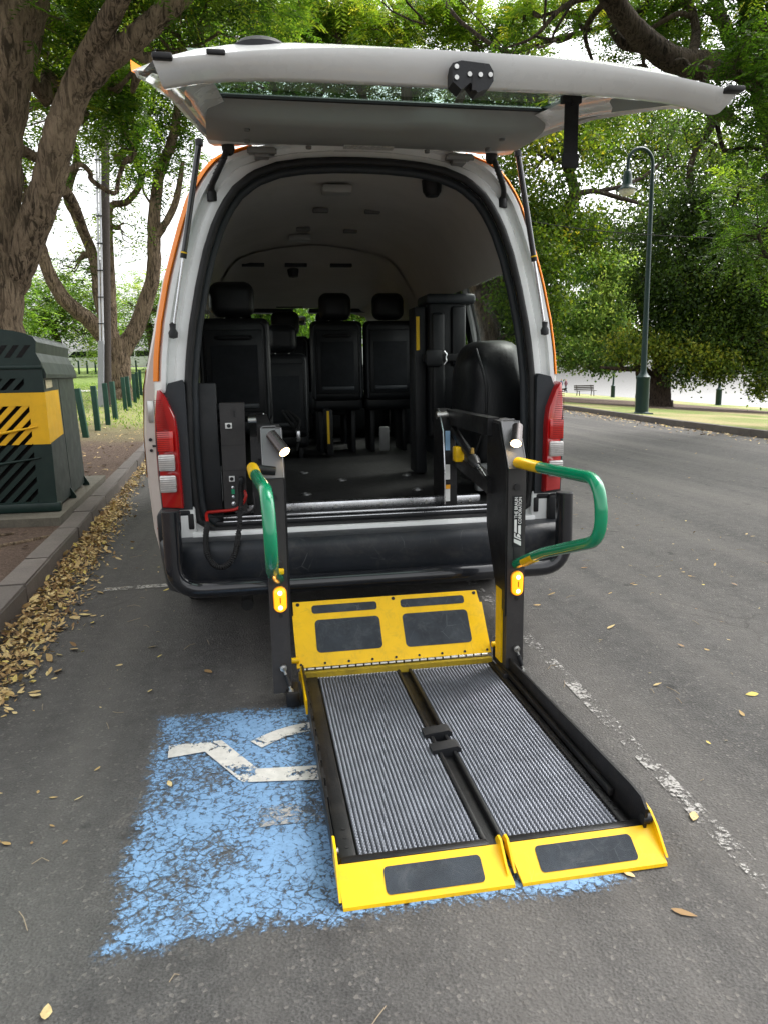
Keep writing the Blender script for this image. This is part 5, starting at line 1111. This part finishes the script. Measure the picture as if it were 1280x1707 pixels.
def lattice(z0, z1, x0, x1, mat, parent, pitch=.098, wd=.054, slope=1.0):
    k = -30
    while k < 60:
        xa = x0-1.2+k*pitch; h_ = z1-z0
        p_ = clip([(xa, z0), (xa+wd, z0), (xa+wd+h_/slope, z1), (xa+h_/slope, z1)], x0, x1, z0, z1); k += 1
        if len(p_) > 2:
            ar = abs(sum(p_[i-1][0]*p_[i][1]-p_[i][0]*p_[i-1][1] for i in range(len(p_))))/2
            if ar > 2e-4: bbuild(MB().prism(p_, BYf+.004, BYf+.028), 'slat', mat, parent, angle=0)
def ring_panel(x0, x1, z0, z1, X0, X1, Z0, Z1, name, mat):
    """front frame with an opening x0..x1, z0..z1"""
    b = MB()
    for a in ((X0, x0, Z0, Z1), (x1, X1, Z0, Z1), (x0, x1, Z0, z0), (x0, x1, z1, Z1)):
        if a[1]-a[0] > .002 and a[3]-a[2] > .002: b.box(a[0], a[1], BYf, BYf+.04, a[2], a[3])
    return bbuild(b, name, mat, bin_, angle=0)
XA, XB = BXl, BXr+.01; xa, xb = BXl+.1, BXr-.115
f1 = ring_panel(xa, xb, .29, .751, XA-.02, XB+.012, B0+.07, .751, 'front_panel', BG); lattice(.29, .751, xa, xb, BG, f1)
f2 = ring_panel(xa, xb, .753, 1.06, XA-.01, XB+.003, .753, 1.163, 'yellow_front_panel', BY); lattice(.753, 1.06, xa, xb, BY, f2)
f3 = ring_panel(xa, xb-.02, 1.185, 1.275, XA, XB-.002, 1.165, 1.36, 'upper_front_panel', BG); lattice(1.185, 1.275, xa, xb-.02, BG, f3)
for z_, sl_, mm in ((.835, .06, BY), (.60, .045, BG)): bbuild(MB().tube([(BXl+.1, BYf-.012, z_-.06), ((BXl+BXr)/2, BYf-.02, z_), (BXr-.07, BYf-.008, z_+sl_)], [.014, .013, .006], 8), 'front_bar', mm, bin_)
# flared hood with arched top
arch = [(BXl-.01, 1.36)]+[(BXl-.015, 1.40), (BXl+.03, 1.47), (BXl+.03, 1.555)]
top = [((BXl+BXr)/2+(BXr-BXl)/2*.96*math.cos(a), 1.555+.10*math.sin(a)**.9) for a in np.linspace(math.pi, 0, 11)]
pol = [(BXl, 1.36), (BXl+.0, 1.40), (BXl+.03, 1.47)]+top+[(BXr-.03, 1.47), (BXr+.0, 1.40), (BXr, 1.36)]
hd = bbuild(MB().prism(pol, BYf+.03, BYb-.02), 'hood', BS, bin_, angle=20)
# arched front face with its own slots
b = MB().prism([(BXl-.004, 1.362), (BXl-.004, 1.40), (BXl+.026, 1.47)]+[(x, z+.004) for x, z in top]+[(BXr-.026, 1.47), (BXr+.004, 1.40), (BXr+.004, 1.362)], BYf-.004, BYf+.028); hf = bbuild(b, 'hood_front', BG, hd, angle=20)
for k in range(7):
    x = BXl+.16+k*.085
    for dx, dz, h_ in ((0, 1.435, .095),):
        p_ = [(x, dz), (x+.042, dz), (x+.042+h_*.8, dz+h_), (x+h_*.8, dz+h_)]
        bbuild(MB().prism(p_, BYf-.0065, BYf-.002), 'hood_slot', BK, hf, angle=0)
bbuild(MB().prism([(BXr-.05, 1.26), (BXr+.028, 1.275), (BXr+.03, 1.305), (BXr+.0, 1.40), (BXr-.05, 1.40)], BYf+.03, BYb+.01), 'side_lip', BS, hd, angle=20)
bbuild(MB().box(BXl-.012, BXr+.014, BYf-.012, BYf+.02, 1.345, 1.375, .006), 'front_lip', BG, hd)

# ------------------------------------------------------------------ bollards, pole, lamps
BOL = M('bollard_green_paint', (.007, .046, .027), .5, 0, .2, 8, .3, (.03, .05, .03), .2, 90)
bol = [(141, 11.1, .09), (162, 12.5, .02), (180, 13.7, .01), (193, 15.3, .02), (211, 18.1, .02), (218.5, 19.4, .02), (228, 21.4, 0), (233.5, 23.2, .0), (239, 25.2, 0)]
bm_ = MB().box(-.052, .052, -.052, .052, -.3, .90, .010).mesh('bollard', 40); bm_.materials.append(BOL)
nth = ['nearest the bin and leaning', 'second from the bin', 'third from the bin, beside the grey pole', 'fourth from the bin, just past the grey pole', 'fifth from the bin', 'sixth from the bin', 'seventh from the bin', 'eighth from the bin, close to the van', 'last of the row, against the van door']
for k, (px, Yb, ln_) in enumerate(bol):
    x = at(px, 700, Yb)[0]; o = bpy.data.objects.new('bollard', bm_); COL.objects.link(o); o.location = (x, Yb, hl(x, Yb)); o.rotation_euler = (random.uniform(-.02, .02), -ln_, random.uniform(-.2, .2))
    tag(o, 'square green timber bollard, '+nth[k], 'bollard', 'green bollards along the verge')
px0 = at(179, 690, 18.8); zz = hl(px0[0], 18.8)
pole = thing('utility_pole', 'dark round pole with pale conduits and a grey cable guard', 'pole', (px0[0], 18.8, zz))
tp_ = at(175, 130, 18.8)
MB().tube([(px0[0], 18.8, zz-.2), (px0[0]+(tp_[0]-px0[0])*.5, 18.8, (zz+tp_[2])/2), (tp_[0], 18.8, tp_[2])], [.125, .115, .10], 14).build('shaft', M('weathered_timber', (.055, .045, .04), .85, 0, .3, 20, bmp=.5, bs=50), pole)
g1_ = at(170, 690, 18.55); g2_ = at(169.5, 568, 18.55)
MB().tube([(g1_[0]-.02, 18.6, zz-.1), (g2_[0]-.02, 18.6, g2_[2])], .105, 4).build('cable_guard', M('galvanised_guard', (.30, .31, .34), .5, .3, .1, 5, .2), pole)
for dx in (-.045, .03):
    a_, c_ = at(170, 570, 18.55), at(163.5, 250, 18.6); MB().tube([(a_[0]+dx, 18.56, a_[2]-.05), (c_[0]+dx, 18.6, c_[2])], .028, 8).build('conduit', M('pale_conduit', (.55, .56, .6), .4), pole)
b = MB()
for f_ in np.linspace(.1, .95, 7): q = Vector(at(170, 570, 18.55)).lerp(Vector(at(163.5, 250, 18.6)), f_); b.box(q.x-.09, q.x+.08, 18.52, 18.6, q.z-.012, q.z+.012)
b.build('conduit_strap', BLACKP, pole, 0)
LG = M('lamp_post_green', (.006, .026, .024), .38, .1, .15, 5, .15, (.03, .04, .035), .05, 100)
def street_lamp(base, top, label, full=True, sc=1.):
    L = thing('street_lamp', label, 'street lamp', tuple(base), 'green park lamp posts'); b0_, t0_ = Vector(base), Vector(top)
    MB().lathe(b0_, [(.22, -.3), (.21, 0), (.2, .03), (.175, .05), (.175, .9), (.185, .93), (.19, .97), (.13, 1.03), (.085, 1.10), (.08, 1.2)], 12).build('base', LG, L, 35)
    MB().tube([b0_+Vector((0, 0, 1.1)), b0_.lerp(t0_, .5), t0_], [.082, .066, .052], 12).build('shaft', LG, L)
    if full:
        c_ = t0_; rr_ = .34; arc = [c_]+[c_+Vector((-rr_+rr_*math.cos(a), 0, .25+rr_*math.sin(a)*1.05)) for a in np.linspace(0, math.pi, 12)]+[c_+Vector((-2*rr_, 0, .02))]
        MB().tube(arc, .042, 10).build('gooseneck', LG, L, 70); h_ = c_+Vector((-2*rr_, 0, 0))
        sh = MB().lathe(h_, [(.05, .08), (.09, .05), (.10, -.02), (.115, -.06), (.12, -.24), (.16, -.32), (.25, -.38), (.255, -.40), (.22, -.395)], 24).build('lamp_shade', LG, L, 50)
        MB().lathe(h_, [(.215, -.385), (.21, -.42), (.17, -.49), (.10, -.53), (0, -.545)], 20).build('lamp_globe', M('frosted_globe', (.62, .60, .55), .25), sh, 60)
        MB().box(b0_.x-.22, b0_.x+.22, b0_.y-.22, b0_.y+.22, b0_.z-.2, b0_.z+.022, .01).build('foot_plate', LG, L)
    return L
lp = at(1069, 688, 15.2); lpx = max(lp[0], kxr(15.2)+.38)
street_lamp((lpx, 15.2, hr(lpx, 15.2)), at(1087, 290, 15.2), 'tall green street lamp with a swan-neck arm beside the far kerb')
for px, py, Yb, lab in ((1021, 660, 56, 'thin distant lamp post on the lawn, the one nearer the bench'), (1197, 674, 38, 'thin distant lamp post on the open lawn to the right of the dark tree')):
    q = at(px, py, Yb); z_ = hr(q[0], Yb); street_lamp((q[0], Yb, z_), (q[0]+.1, Yb, z_+5.6), lab, False)
wr_ = [Vector(at(x, y, 14.2)) for x, y in ((850, 362), (960, 380), (1100, 392), (1290, 398), (1500, 392))]
tag(MB().tube(bez(wr_, 5), .010, 5).build('overhead_wire', UNDER), 'thin black overhead wire crossing in front of the trees', 'wire')
# park bench
q = at(975, 667, 56); bz_ = hr(q[0], 56); bn = thing('park_bench', 'dark timber park bench far off under the trees', 'bench', (q[0], 56, bz_))
TIM = M('bench_timber', (.05, .042, .035), .8)
for k in range(4): MB().box(q[0]-.9, q[0]+.9, 56-.25+k*.13, 56-.15+k*.13, bz_+.42, bz_+.46).build('seat_slat', TIM, bn, 0)
for k in range(3): MB().box(q[0]-.9, q[0]+.9, 56+.28+.03*k, 56+.31+.03*k, bz_+.52+k*.14, bz_+.62+k*.14).build('back_slat', TIM, bn, 0)
for s in (-.65, .65):
    b = MB().tube([(q[0]+s, 55.75, bz_), (q[0]+s, 55.78, bz_+.42), (q[0]+s, 56.25, bz_+.42), (q[0]+s, 56.4, bz_+.92)], .035, 6); b.tube([(q[0]+s, 56.3, bz_), (q[0]+s, 56.22, bz_+.42)], .035, 6); b.build('leg', TIM, bn)
# walkers with a dog, far off
def skin_obj(name, V, E_, rad, mat, loc, rz, label, cat):
    me = bpy.data.meshes.new(name); me.from_pydata(V, E_, []); me.materials.append(mat); o = bpy.data.objects.new(name, me); COL.objects.link(o)
    md = o.modifiers.new('skin', 'SKIN'); sv = me.skin_vertices[0].data if me.skin_vertices else None
    if sv is None: me.skin_vertices.new() if hasattr(me.skin_vertices, 'new') else None; sv = me.skin_vertices[0].data
    for i, r_ in enumerate(rad): sv[i].radius = (r_, r_*.85)
    sv[0].use_root = True; sb = o.modifiers.new('sub', 'SUBSURF'); sb.levels = 1; sb.render_levels = 1; md.use_smooth_shade = True
    o.location = loc; o.rotation_euler = (0, 0, rz); tag(o, label, cat); return o
def person_mat(name, shirt, pants):
    mt, t, p = new_mat(name); tc = t.nodes.new('ShaderNodeTexCoord'); sp = t.nodes.new('ShaderNodeSeparateXYZ'); t.links.new(tc.outputs['Object'], sp.inputs[0])
    c_ = ramp(t, math_(t, 'DIVIDE', sp.outputs[2], 1.8), [(.0, (.03, .03, .03)), (.05, pants), (.50, shirt), (.83, (.45, .28, .2)), (.925, (.06, .045, .035))]); c_.node.color_ramp.interpolation = 'CONSTANT'
    t.links.new(c_, p.inputs['Base Color']); p.inputs['Roughness'].default_value = .8; return mt
PV = [(0, 0, .93), (0, 0, 1.15), (0, 0, 1.40), (0, 0, 1.52), (0, 0, 1.62), (0, .01, 1.70), (.10, 0, .88), (.12, .10, .48), (.12, .04, .08), (.12, -.10, .05), (-.10, 0, .88), (-.11, -.12, .48), (-.11, -.26, .12), (-.11, -.36, .06), (.19, 0, 1.38), (.25, -.05, 1.1), (.24, .06, .86), (-.19, 0, 1.38), (-.25, .04, 1.1), (-.24, -.08, .86)]
PE = [(0, 1), (1, 2), (2, 3), (3, 4), (4, 5), (0, 6), (6, 7), (7, 8), (8, 9), (0, 10), (10, 11), (11, 12), (12, 13), (2, 14), (14, 15), (15, 16), (2, 17), (17, 18), (18, 19)]
PR = [.15, .14, .15, .06, .10, .08, .09, .07, .045, .04, .09, .07, .045, .04, .065, .05, .04, .065, .05, .04]
for px, Yb, sh, pa, lab in ((942.5, 84, (.16, .07, .09), (.05, .06, .09), 'distant walker in a dull red top beside a small dog'), (935, 86, (.08, .09, .14), (.04, .04, .05), 'distant walker in dark clothes half hidden by the van')):
    q = at(px, 650, Yb); skin_obj('person', PV, PE, PR, person_mat('clothes_%d' % Yb, sh, pa), (q[0], Yb, hr(q[0], Yb)+.0), .6, lab, 'person')
q = at(937.5, 650, 83); skin_obj('dog', [(0, 0, .42), (0, .25, .42), (0, -.25, .43), (0, -.40, .56), (0, -.55, .54), (.07, -.22, .22), (.07, -.22, .02), (-.07, -.22, .22), (-.07, -.2, .02), (.07, .27, .25), (.07, .32, .16), (.07, .28, .02), (-.07, .27, .25), (-.07, .32, .16), (-.07, .28, .02), (0, .45, .55)], [(0, 1), (0, 2), (2, 3), (3, 4), (2, 5), (5, 6), (2, 7), (7, 8), (1, 9), (9, 10), (10, 11), (1, 12), (12, 13), (13, 14), (1, 15)],
    [.12, .10, .13, .09, .05, .045, .03, .045, .03, .05, .03, .03, .05, .03, .03, .025], M('dark_fur', (.015, .013, .012), .9), (q[0], 83, hr(q[0], 83)), 1.2, 'small dark dog walking beside the distant walker', 'dog')
# parked cars far off behind the bollards
def car(x, y, rz, label):
    z = hl(x, y); c_ = thing('parked_car', label, 'car', (x, y, z), 'cars far behind the bollards'); rot = Matrix.Rotation(rz, 3, 'Z')
    def T(b): b.v = [tuple(rot @ Vector(q_)+Vector((x, y, z))) for q_ in b.v]; return b
    side = [(-2.2, .35), (-2.22, .75), (-1.95, .95), (-1.35, 1.02), (-.75, 1.52), (1.3, 1.55), (1.95, 1.05), (2.2, .95), (2.2, .35)]
    T(MB().prism(side, -.85, .85)).build('body', M('far_car_white', (.7, .7, .7), .3, coat=.5), c_, 20)
    for s in (-1, 1):
        T(MB().prism([(-1.2, 1.04), (-.72, 1.46), (.15, 1.48), (.15, 1.04)], s*.856-.004, s*.856+.004)).build('side_window', GLOSSB, c_, 0); T(MB().prism([(.25, 1.04), (.25, 1.48), (1.2, 1.48), (1.7, 1.06)], s*.856-.004, s*.856+.004)).build('side_window', GLOSSB, c_, 0)
        for wx in (-1.4, 1.35): T(MB().lathe((wx, s*.80, .32), [(0, -.09), (.2, -.1), (.31, -.1), (.33, 0), (.31, .1), (.2, .1), (0, .09)], 18, 'y')).build('wheel', TYRE, c_, 30)
for px, Yb, lab in ((146, 56, 'white car parked far behind, between the bin and the grey pole'), (224, 60, 'white car parked far behind, between the tree trunk and the van')):
    q = at(px, 615, Yb); car(q[0], Yb, .05, lab)
for k in range(9):
    px = 118+k*13; q = at(px, 620, 50); o = bpy.data.objects.new('bollard', bm_); COL.objects.link(o); o.location = (q[0], 50+.2*k, hl(q[0], 50)); tag(o, 'small far bollard across the lawn, %s in its row counted from the bin' % ('first', 'second', 'third', 'fourth', 'fifth', 'sixth', 'seventh', 'eighth', 'ninth')[k], 'bollard', 'distant bollards across the lawn')
pt = MB().grid([[(x, 27.2+.03*x+dy, hl(x, 27.2+.03*x+dy)+.025) for dy in (-.5, .5)] for x in np.linspace(-45, -3.6, 40)])
tag(pt.build('path', stone_mat('pale_path', (.4, .38, .34), (.55, .52, .47)), angle=180), 'pale narrow footpath across the grass', kind='structure')

# ------------------------------------------------------------------ fallen leaves
def litter_mat():
    mt, t, p = new_mat('fallen_leaf'); at_ = N(t, 'ShaderNodeAttribute', attribute_name='tint')
    c_ = ramp(t, at_.outputs['Fac'], [(0, (.11, .055, .022)), (.3, (.28, .17, .065)), (.6, (.47, .33, .13)), (.85, (.60, .47, .23)), (1, (.54, .44, .08))])
    n_ = noise(t, coords(t), 60, 4); c_ = mixc(t, ramp(t, n_, [(.45, (0, 0, 0)), (.7, (.45, .45, .45))]), c_, (.2, .11, .045)); t.links.new(c_, p.inputs['Base Color']); p.inputs['Roughness'].default_value = .7; return mt
LM = litter_mat()
def leaf_pile(name, pos, size, tilt, tint, g):
    n = len(pos); yaw = g.uniform(0, 2*math.pi, n); wd = g.uniform(.34, .52, n); cu = g.uniform(-.10, .30, n)
    base = np.array([(-.5, 0, 0), (-.1, .5, 0), (.5, 0, 0), (-.1, -.5, 0), (0, 0, 0), (.25, .3, 0), (.25, -.3, 0), (-.35, .3, 0), (-.35, -.3, 0)])
    P = np.repeat(base[None], n, 0); P[..., 1] *= wd[:, None]; P[..., 2] = cu[:, None]*(P[..., 0]**2*1.4+np.abs(P[..., 1])*1.1)
    P *= size[:, None, None]
    rx, ry = g.normal(size=n)*tilt, g.normal(size=n)*tilt
    cx, sx, cy, sy, cz, sz = np.cos(rx), np.sin(rx), np.cos(ry), np.sin(ry), np.cos(yaw), np.sin(yaw)
    x, y, z = P[..., 0], P[..., 1], P[..., 2]
    y, z = y*cx[:, None]-z*sx[:, None], y*sx[:, None]+z*cx[:, None]; x, z = x*cy[:, None]+z*sy[:, None], -x*sy[:, None]+z*cy[:, None]; x, y = x*cz[:, None]-y*sz[:, None], x*sz[:, None]+y*cz[:, None]
    z = z-np.minimum(z.min(1), 0)[:, None]; V = np.stack([x, y, z], -1)+pos[:, None]
    F = np.array([(0, 4, 1, 7), (4, 2, 5, 1), (0, 8, 3, 4), (4, 3, 6, 2)]); Q = (F[None]+(np.arange(n)*9)[:, None, None]).reshape(-1, 4)
    return np_mesh(name, V.reshape(-1, 3), Q, np.repeat(np.clip(tint, 0, 1), 9))
g = np.random.default_rng(4)
n = 7600; y = g.uniform(-.9, 13, n)**1.0; y = np.where(g.random(n) < .45, g.uniform(-.6, 4.5, n), y)
wdt = np.interp(y, [-1, -.3, .6, 2.5, 5, 13], [.06, .105, .125, .105, .08, .065]); o_ = np.abs(g.normal(size=n))*wdt; x = -1.742-.0495*y+.012+o_
ht = np.maximum(0, .07*np.exp(-(o_/(.75*wdt))**2))*g.uniform(0, 1, n)*np.interp(y, [-1, 0, 13], [.3, 1, .8])
lo = link(leaf_pile('fallen_leaves', np.stack([x, y, ht+.005], 1), np.clip(g.lognormal(-3.62, .42, n), .010, .07), .40, g.beta(1.5, 1.25, n), g), 'fallen_leaves', LM); tag(lo, 'drift of dry yellow-brown leaves filling the gutter', 'leaves', kind='stuff')
n = 420; y = np.r_[g.uniform(-2.6, 5, 420), g.uniform(4, 22, 220)]; x = np.r_[g.uniform(-1.7, 3.5, 420), g.uniform(1, 8.3, 220)]
keep = ~((np.abs(x) < .95) & (y > -2.0)); x, y = x[keep], y[keep]; n = len(x)
lo = link(leaf_pile('scattered_leaves', np.stack([x, y, np.full(n, .004)], 1), np.clip(g.lognormal(-3.7, .45, n), .01, .05), .2, g.beta(2., 1.4, n), g), 'scattered_leaves', LM); tag(lo, 'dry leaves and bits scattered thinly over the asphalt', 'leaves', kind='stuff')
n = 900; y = g.uniform(6, 22, n); o_ = np.abs(g.normal(size=n))*.35; x = np.array([kxr(v) for v in y])-.02-o_
lo = link(leaf_pile('gutter_leaves', np.stack([x, y, np.full(n, .004)], 1), g.uniform(.03, .09, n), .25, g.beta(2, 1.7, n), g), 'gutter_leaves', LM); tag(lo, 'thin line of dry leaves along the far kerb', 'leaves', kind='stuff')
n = 1100; y = g.uniform(.5, 16, n); o_ = g.uniform(.2, 4.2, n); x = -1.742-.0495*y-o_; z = np.array([hl(a, c_) for a, c_ in zip(x, y)])+.006
k_ = ~((y > 2.7) & (y < 5.3) & (x > -3.7)); lo = link(leaf_pile('verge_litter', np.stack([x, y, z], 1)[k_], g.uniform(.03, .09, n)[k_], .2, g.beta(2, 2.2, n)[k_], g), 'verge_litter', LM); tag(lo, 'leaf litter strewn over the bare soil verge', 'leaves', kind='stuff')
def ground_at(px, py): d = FW+RT*(px-640)/F_PX-UP*(py-853.5)/F_PX; t_ = -CAM[2]/d[2]; return CAM+d*t_
for px, py, sz, tn, lab in ((1140, 1524, .06, .22, 'curled brown leaf lying in front of the lift flap'), (78, 1690, .045, .8, 'pale leaf at the bottom corner of the asphalt'), (348, 1121, .06, .3, 'brown leaf on the asphalt beneath the rear bumper'), (1253, 1160, .055, 1., 'yellow leaf on the asphalt to the right of the bay line'), (1156, 1364, .05, .7, 'pale leaf beside the black side guard'), (1046, 1458, .04, .85, 'small yellow leaf touching the right front flap'), (255, 1080, .05, .8, 'cream leaf left of the lift post'), (250, 1154, .045, .9, 'pale yellow leaf just above the blue marking'), (284, 1314, .045, .8, 'yellow leaf lying on the blue marking'), (1018, 1047, .06, .75, 'long pale leaf on open asphalt beyond the handrail')):
    q = ground_at(px, py); o = link(leaf_pile('fallen_leaf', np.array([[0., 0, 0]]), np.array([sz]), .12, np.array([tn]), g), 'fallen_leaf', LM); o.location = (q[0], q[1], .012 if px == 284 else .003); tag(o, lab, 'leaf', 'single leaves on the road')
# twigs and grit
tw_ = MB()
for k in range(190):
    x, y = g.uniform(-1.6, 3), g.uniform(-2.4, 4)
    if abs(x) < .6 and y > -1.9: continue
    a = g.uniform(0, 6.28); L_ = g.uniform(.015, .09); tw_.tube([Vector((x, y, .004)), Vector((x+math.cos(a)*L_*.5, y+math.sin(a)*L_*.5+g.normal()*.01, .008)), Vector((x+math.cos(a)*L_, y+math.sin(a)*L_, .004))], .0012, 4)
tag(tw_.build('twig_litter', M('dry_twig', (.28, .22, .15), .8), angle=0), 'tiny dry twigs scattered on the road', 'twigs', kind='stuff')
rt = MB()
for pts in ([(-3.4, 1.5), (-2.8, 1.75), (-2.3, 2.0), (-2.0, 2.3)], [(-3.2, 2.1), (-2.7, 2.2), (-2.3, 2.45)], [(-2.9, 1.1), (-2.5, 1.3), (-2.1, 1.35)]): rt.tube([q for q in bez([(x, y, hl(x, y)+.006) for x, y in pts], 6)], list(np.linspace(.03, .012, 19 if len(pts) == 4 else 13)), 6, jit=.15)
tag(rt.build('surface_roots', BARK1, angle=70), 'gnarled tree roots breaking the bare soil beside the kerb', 'roots', kind='stuff')
# grass tufts on the verge behind the bollards
n = 14000; y = g.uniform(13, 34, n); x = -1.742-.0495*y-g.uniform(.5, 9, n); z = np.array([hl(a, c_) for a, c_ in zip(x, y)])
B = np.stack([x, y, z], 1); T_ = B+np.stack([g.normal(size=n)*.03, g.normal(size=n)*.03, g.uniform(.03, .09, n)], 1); V, Q, tt = rhomb(B, T_, unit(g.normal(size=(n, 3))*[1, 1, 0]), np.full(n, .010), g.uniform(.3, 1, n))
lo = link(np_mesh('grass', V, Q, tt), 'grass', LFL); tag(lo, 'short patchy grass behind the green bollards', 'grass', kind='stuff')

for o in list(bpy.data.objects):
    if o.parent is not None and o.name.split('.')[0] in ('lens_rib', 'tread_groove', 'rail_bolt', 'edge_teeth', 'guard_slot', 'barrier_screw', 'barrier_hinge', 'frame_bolt_hole', 'latch_bolt', 'lit_bulb', 'conduit_strap', 'branches', 'warning_figure', 'maker_emblem', 'strut_joint', 'seat_belt', 'cable_boot'): o['kind'] = 'stuff'
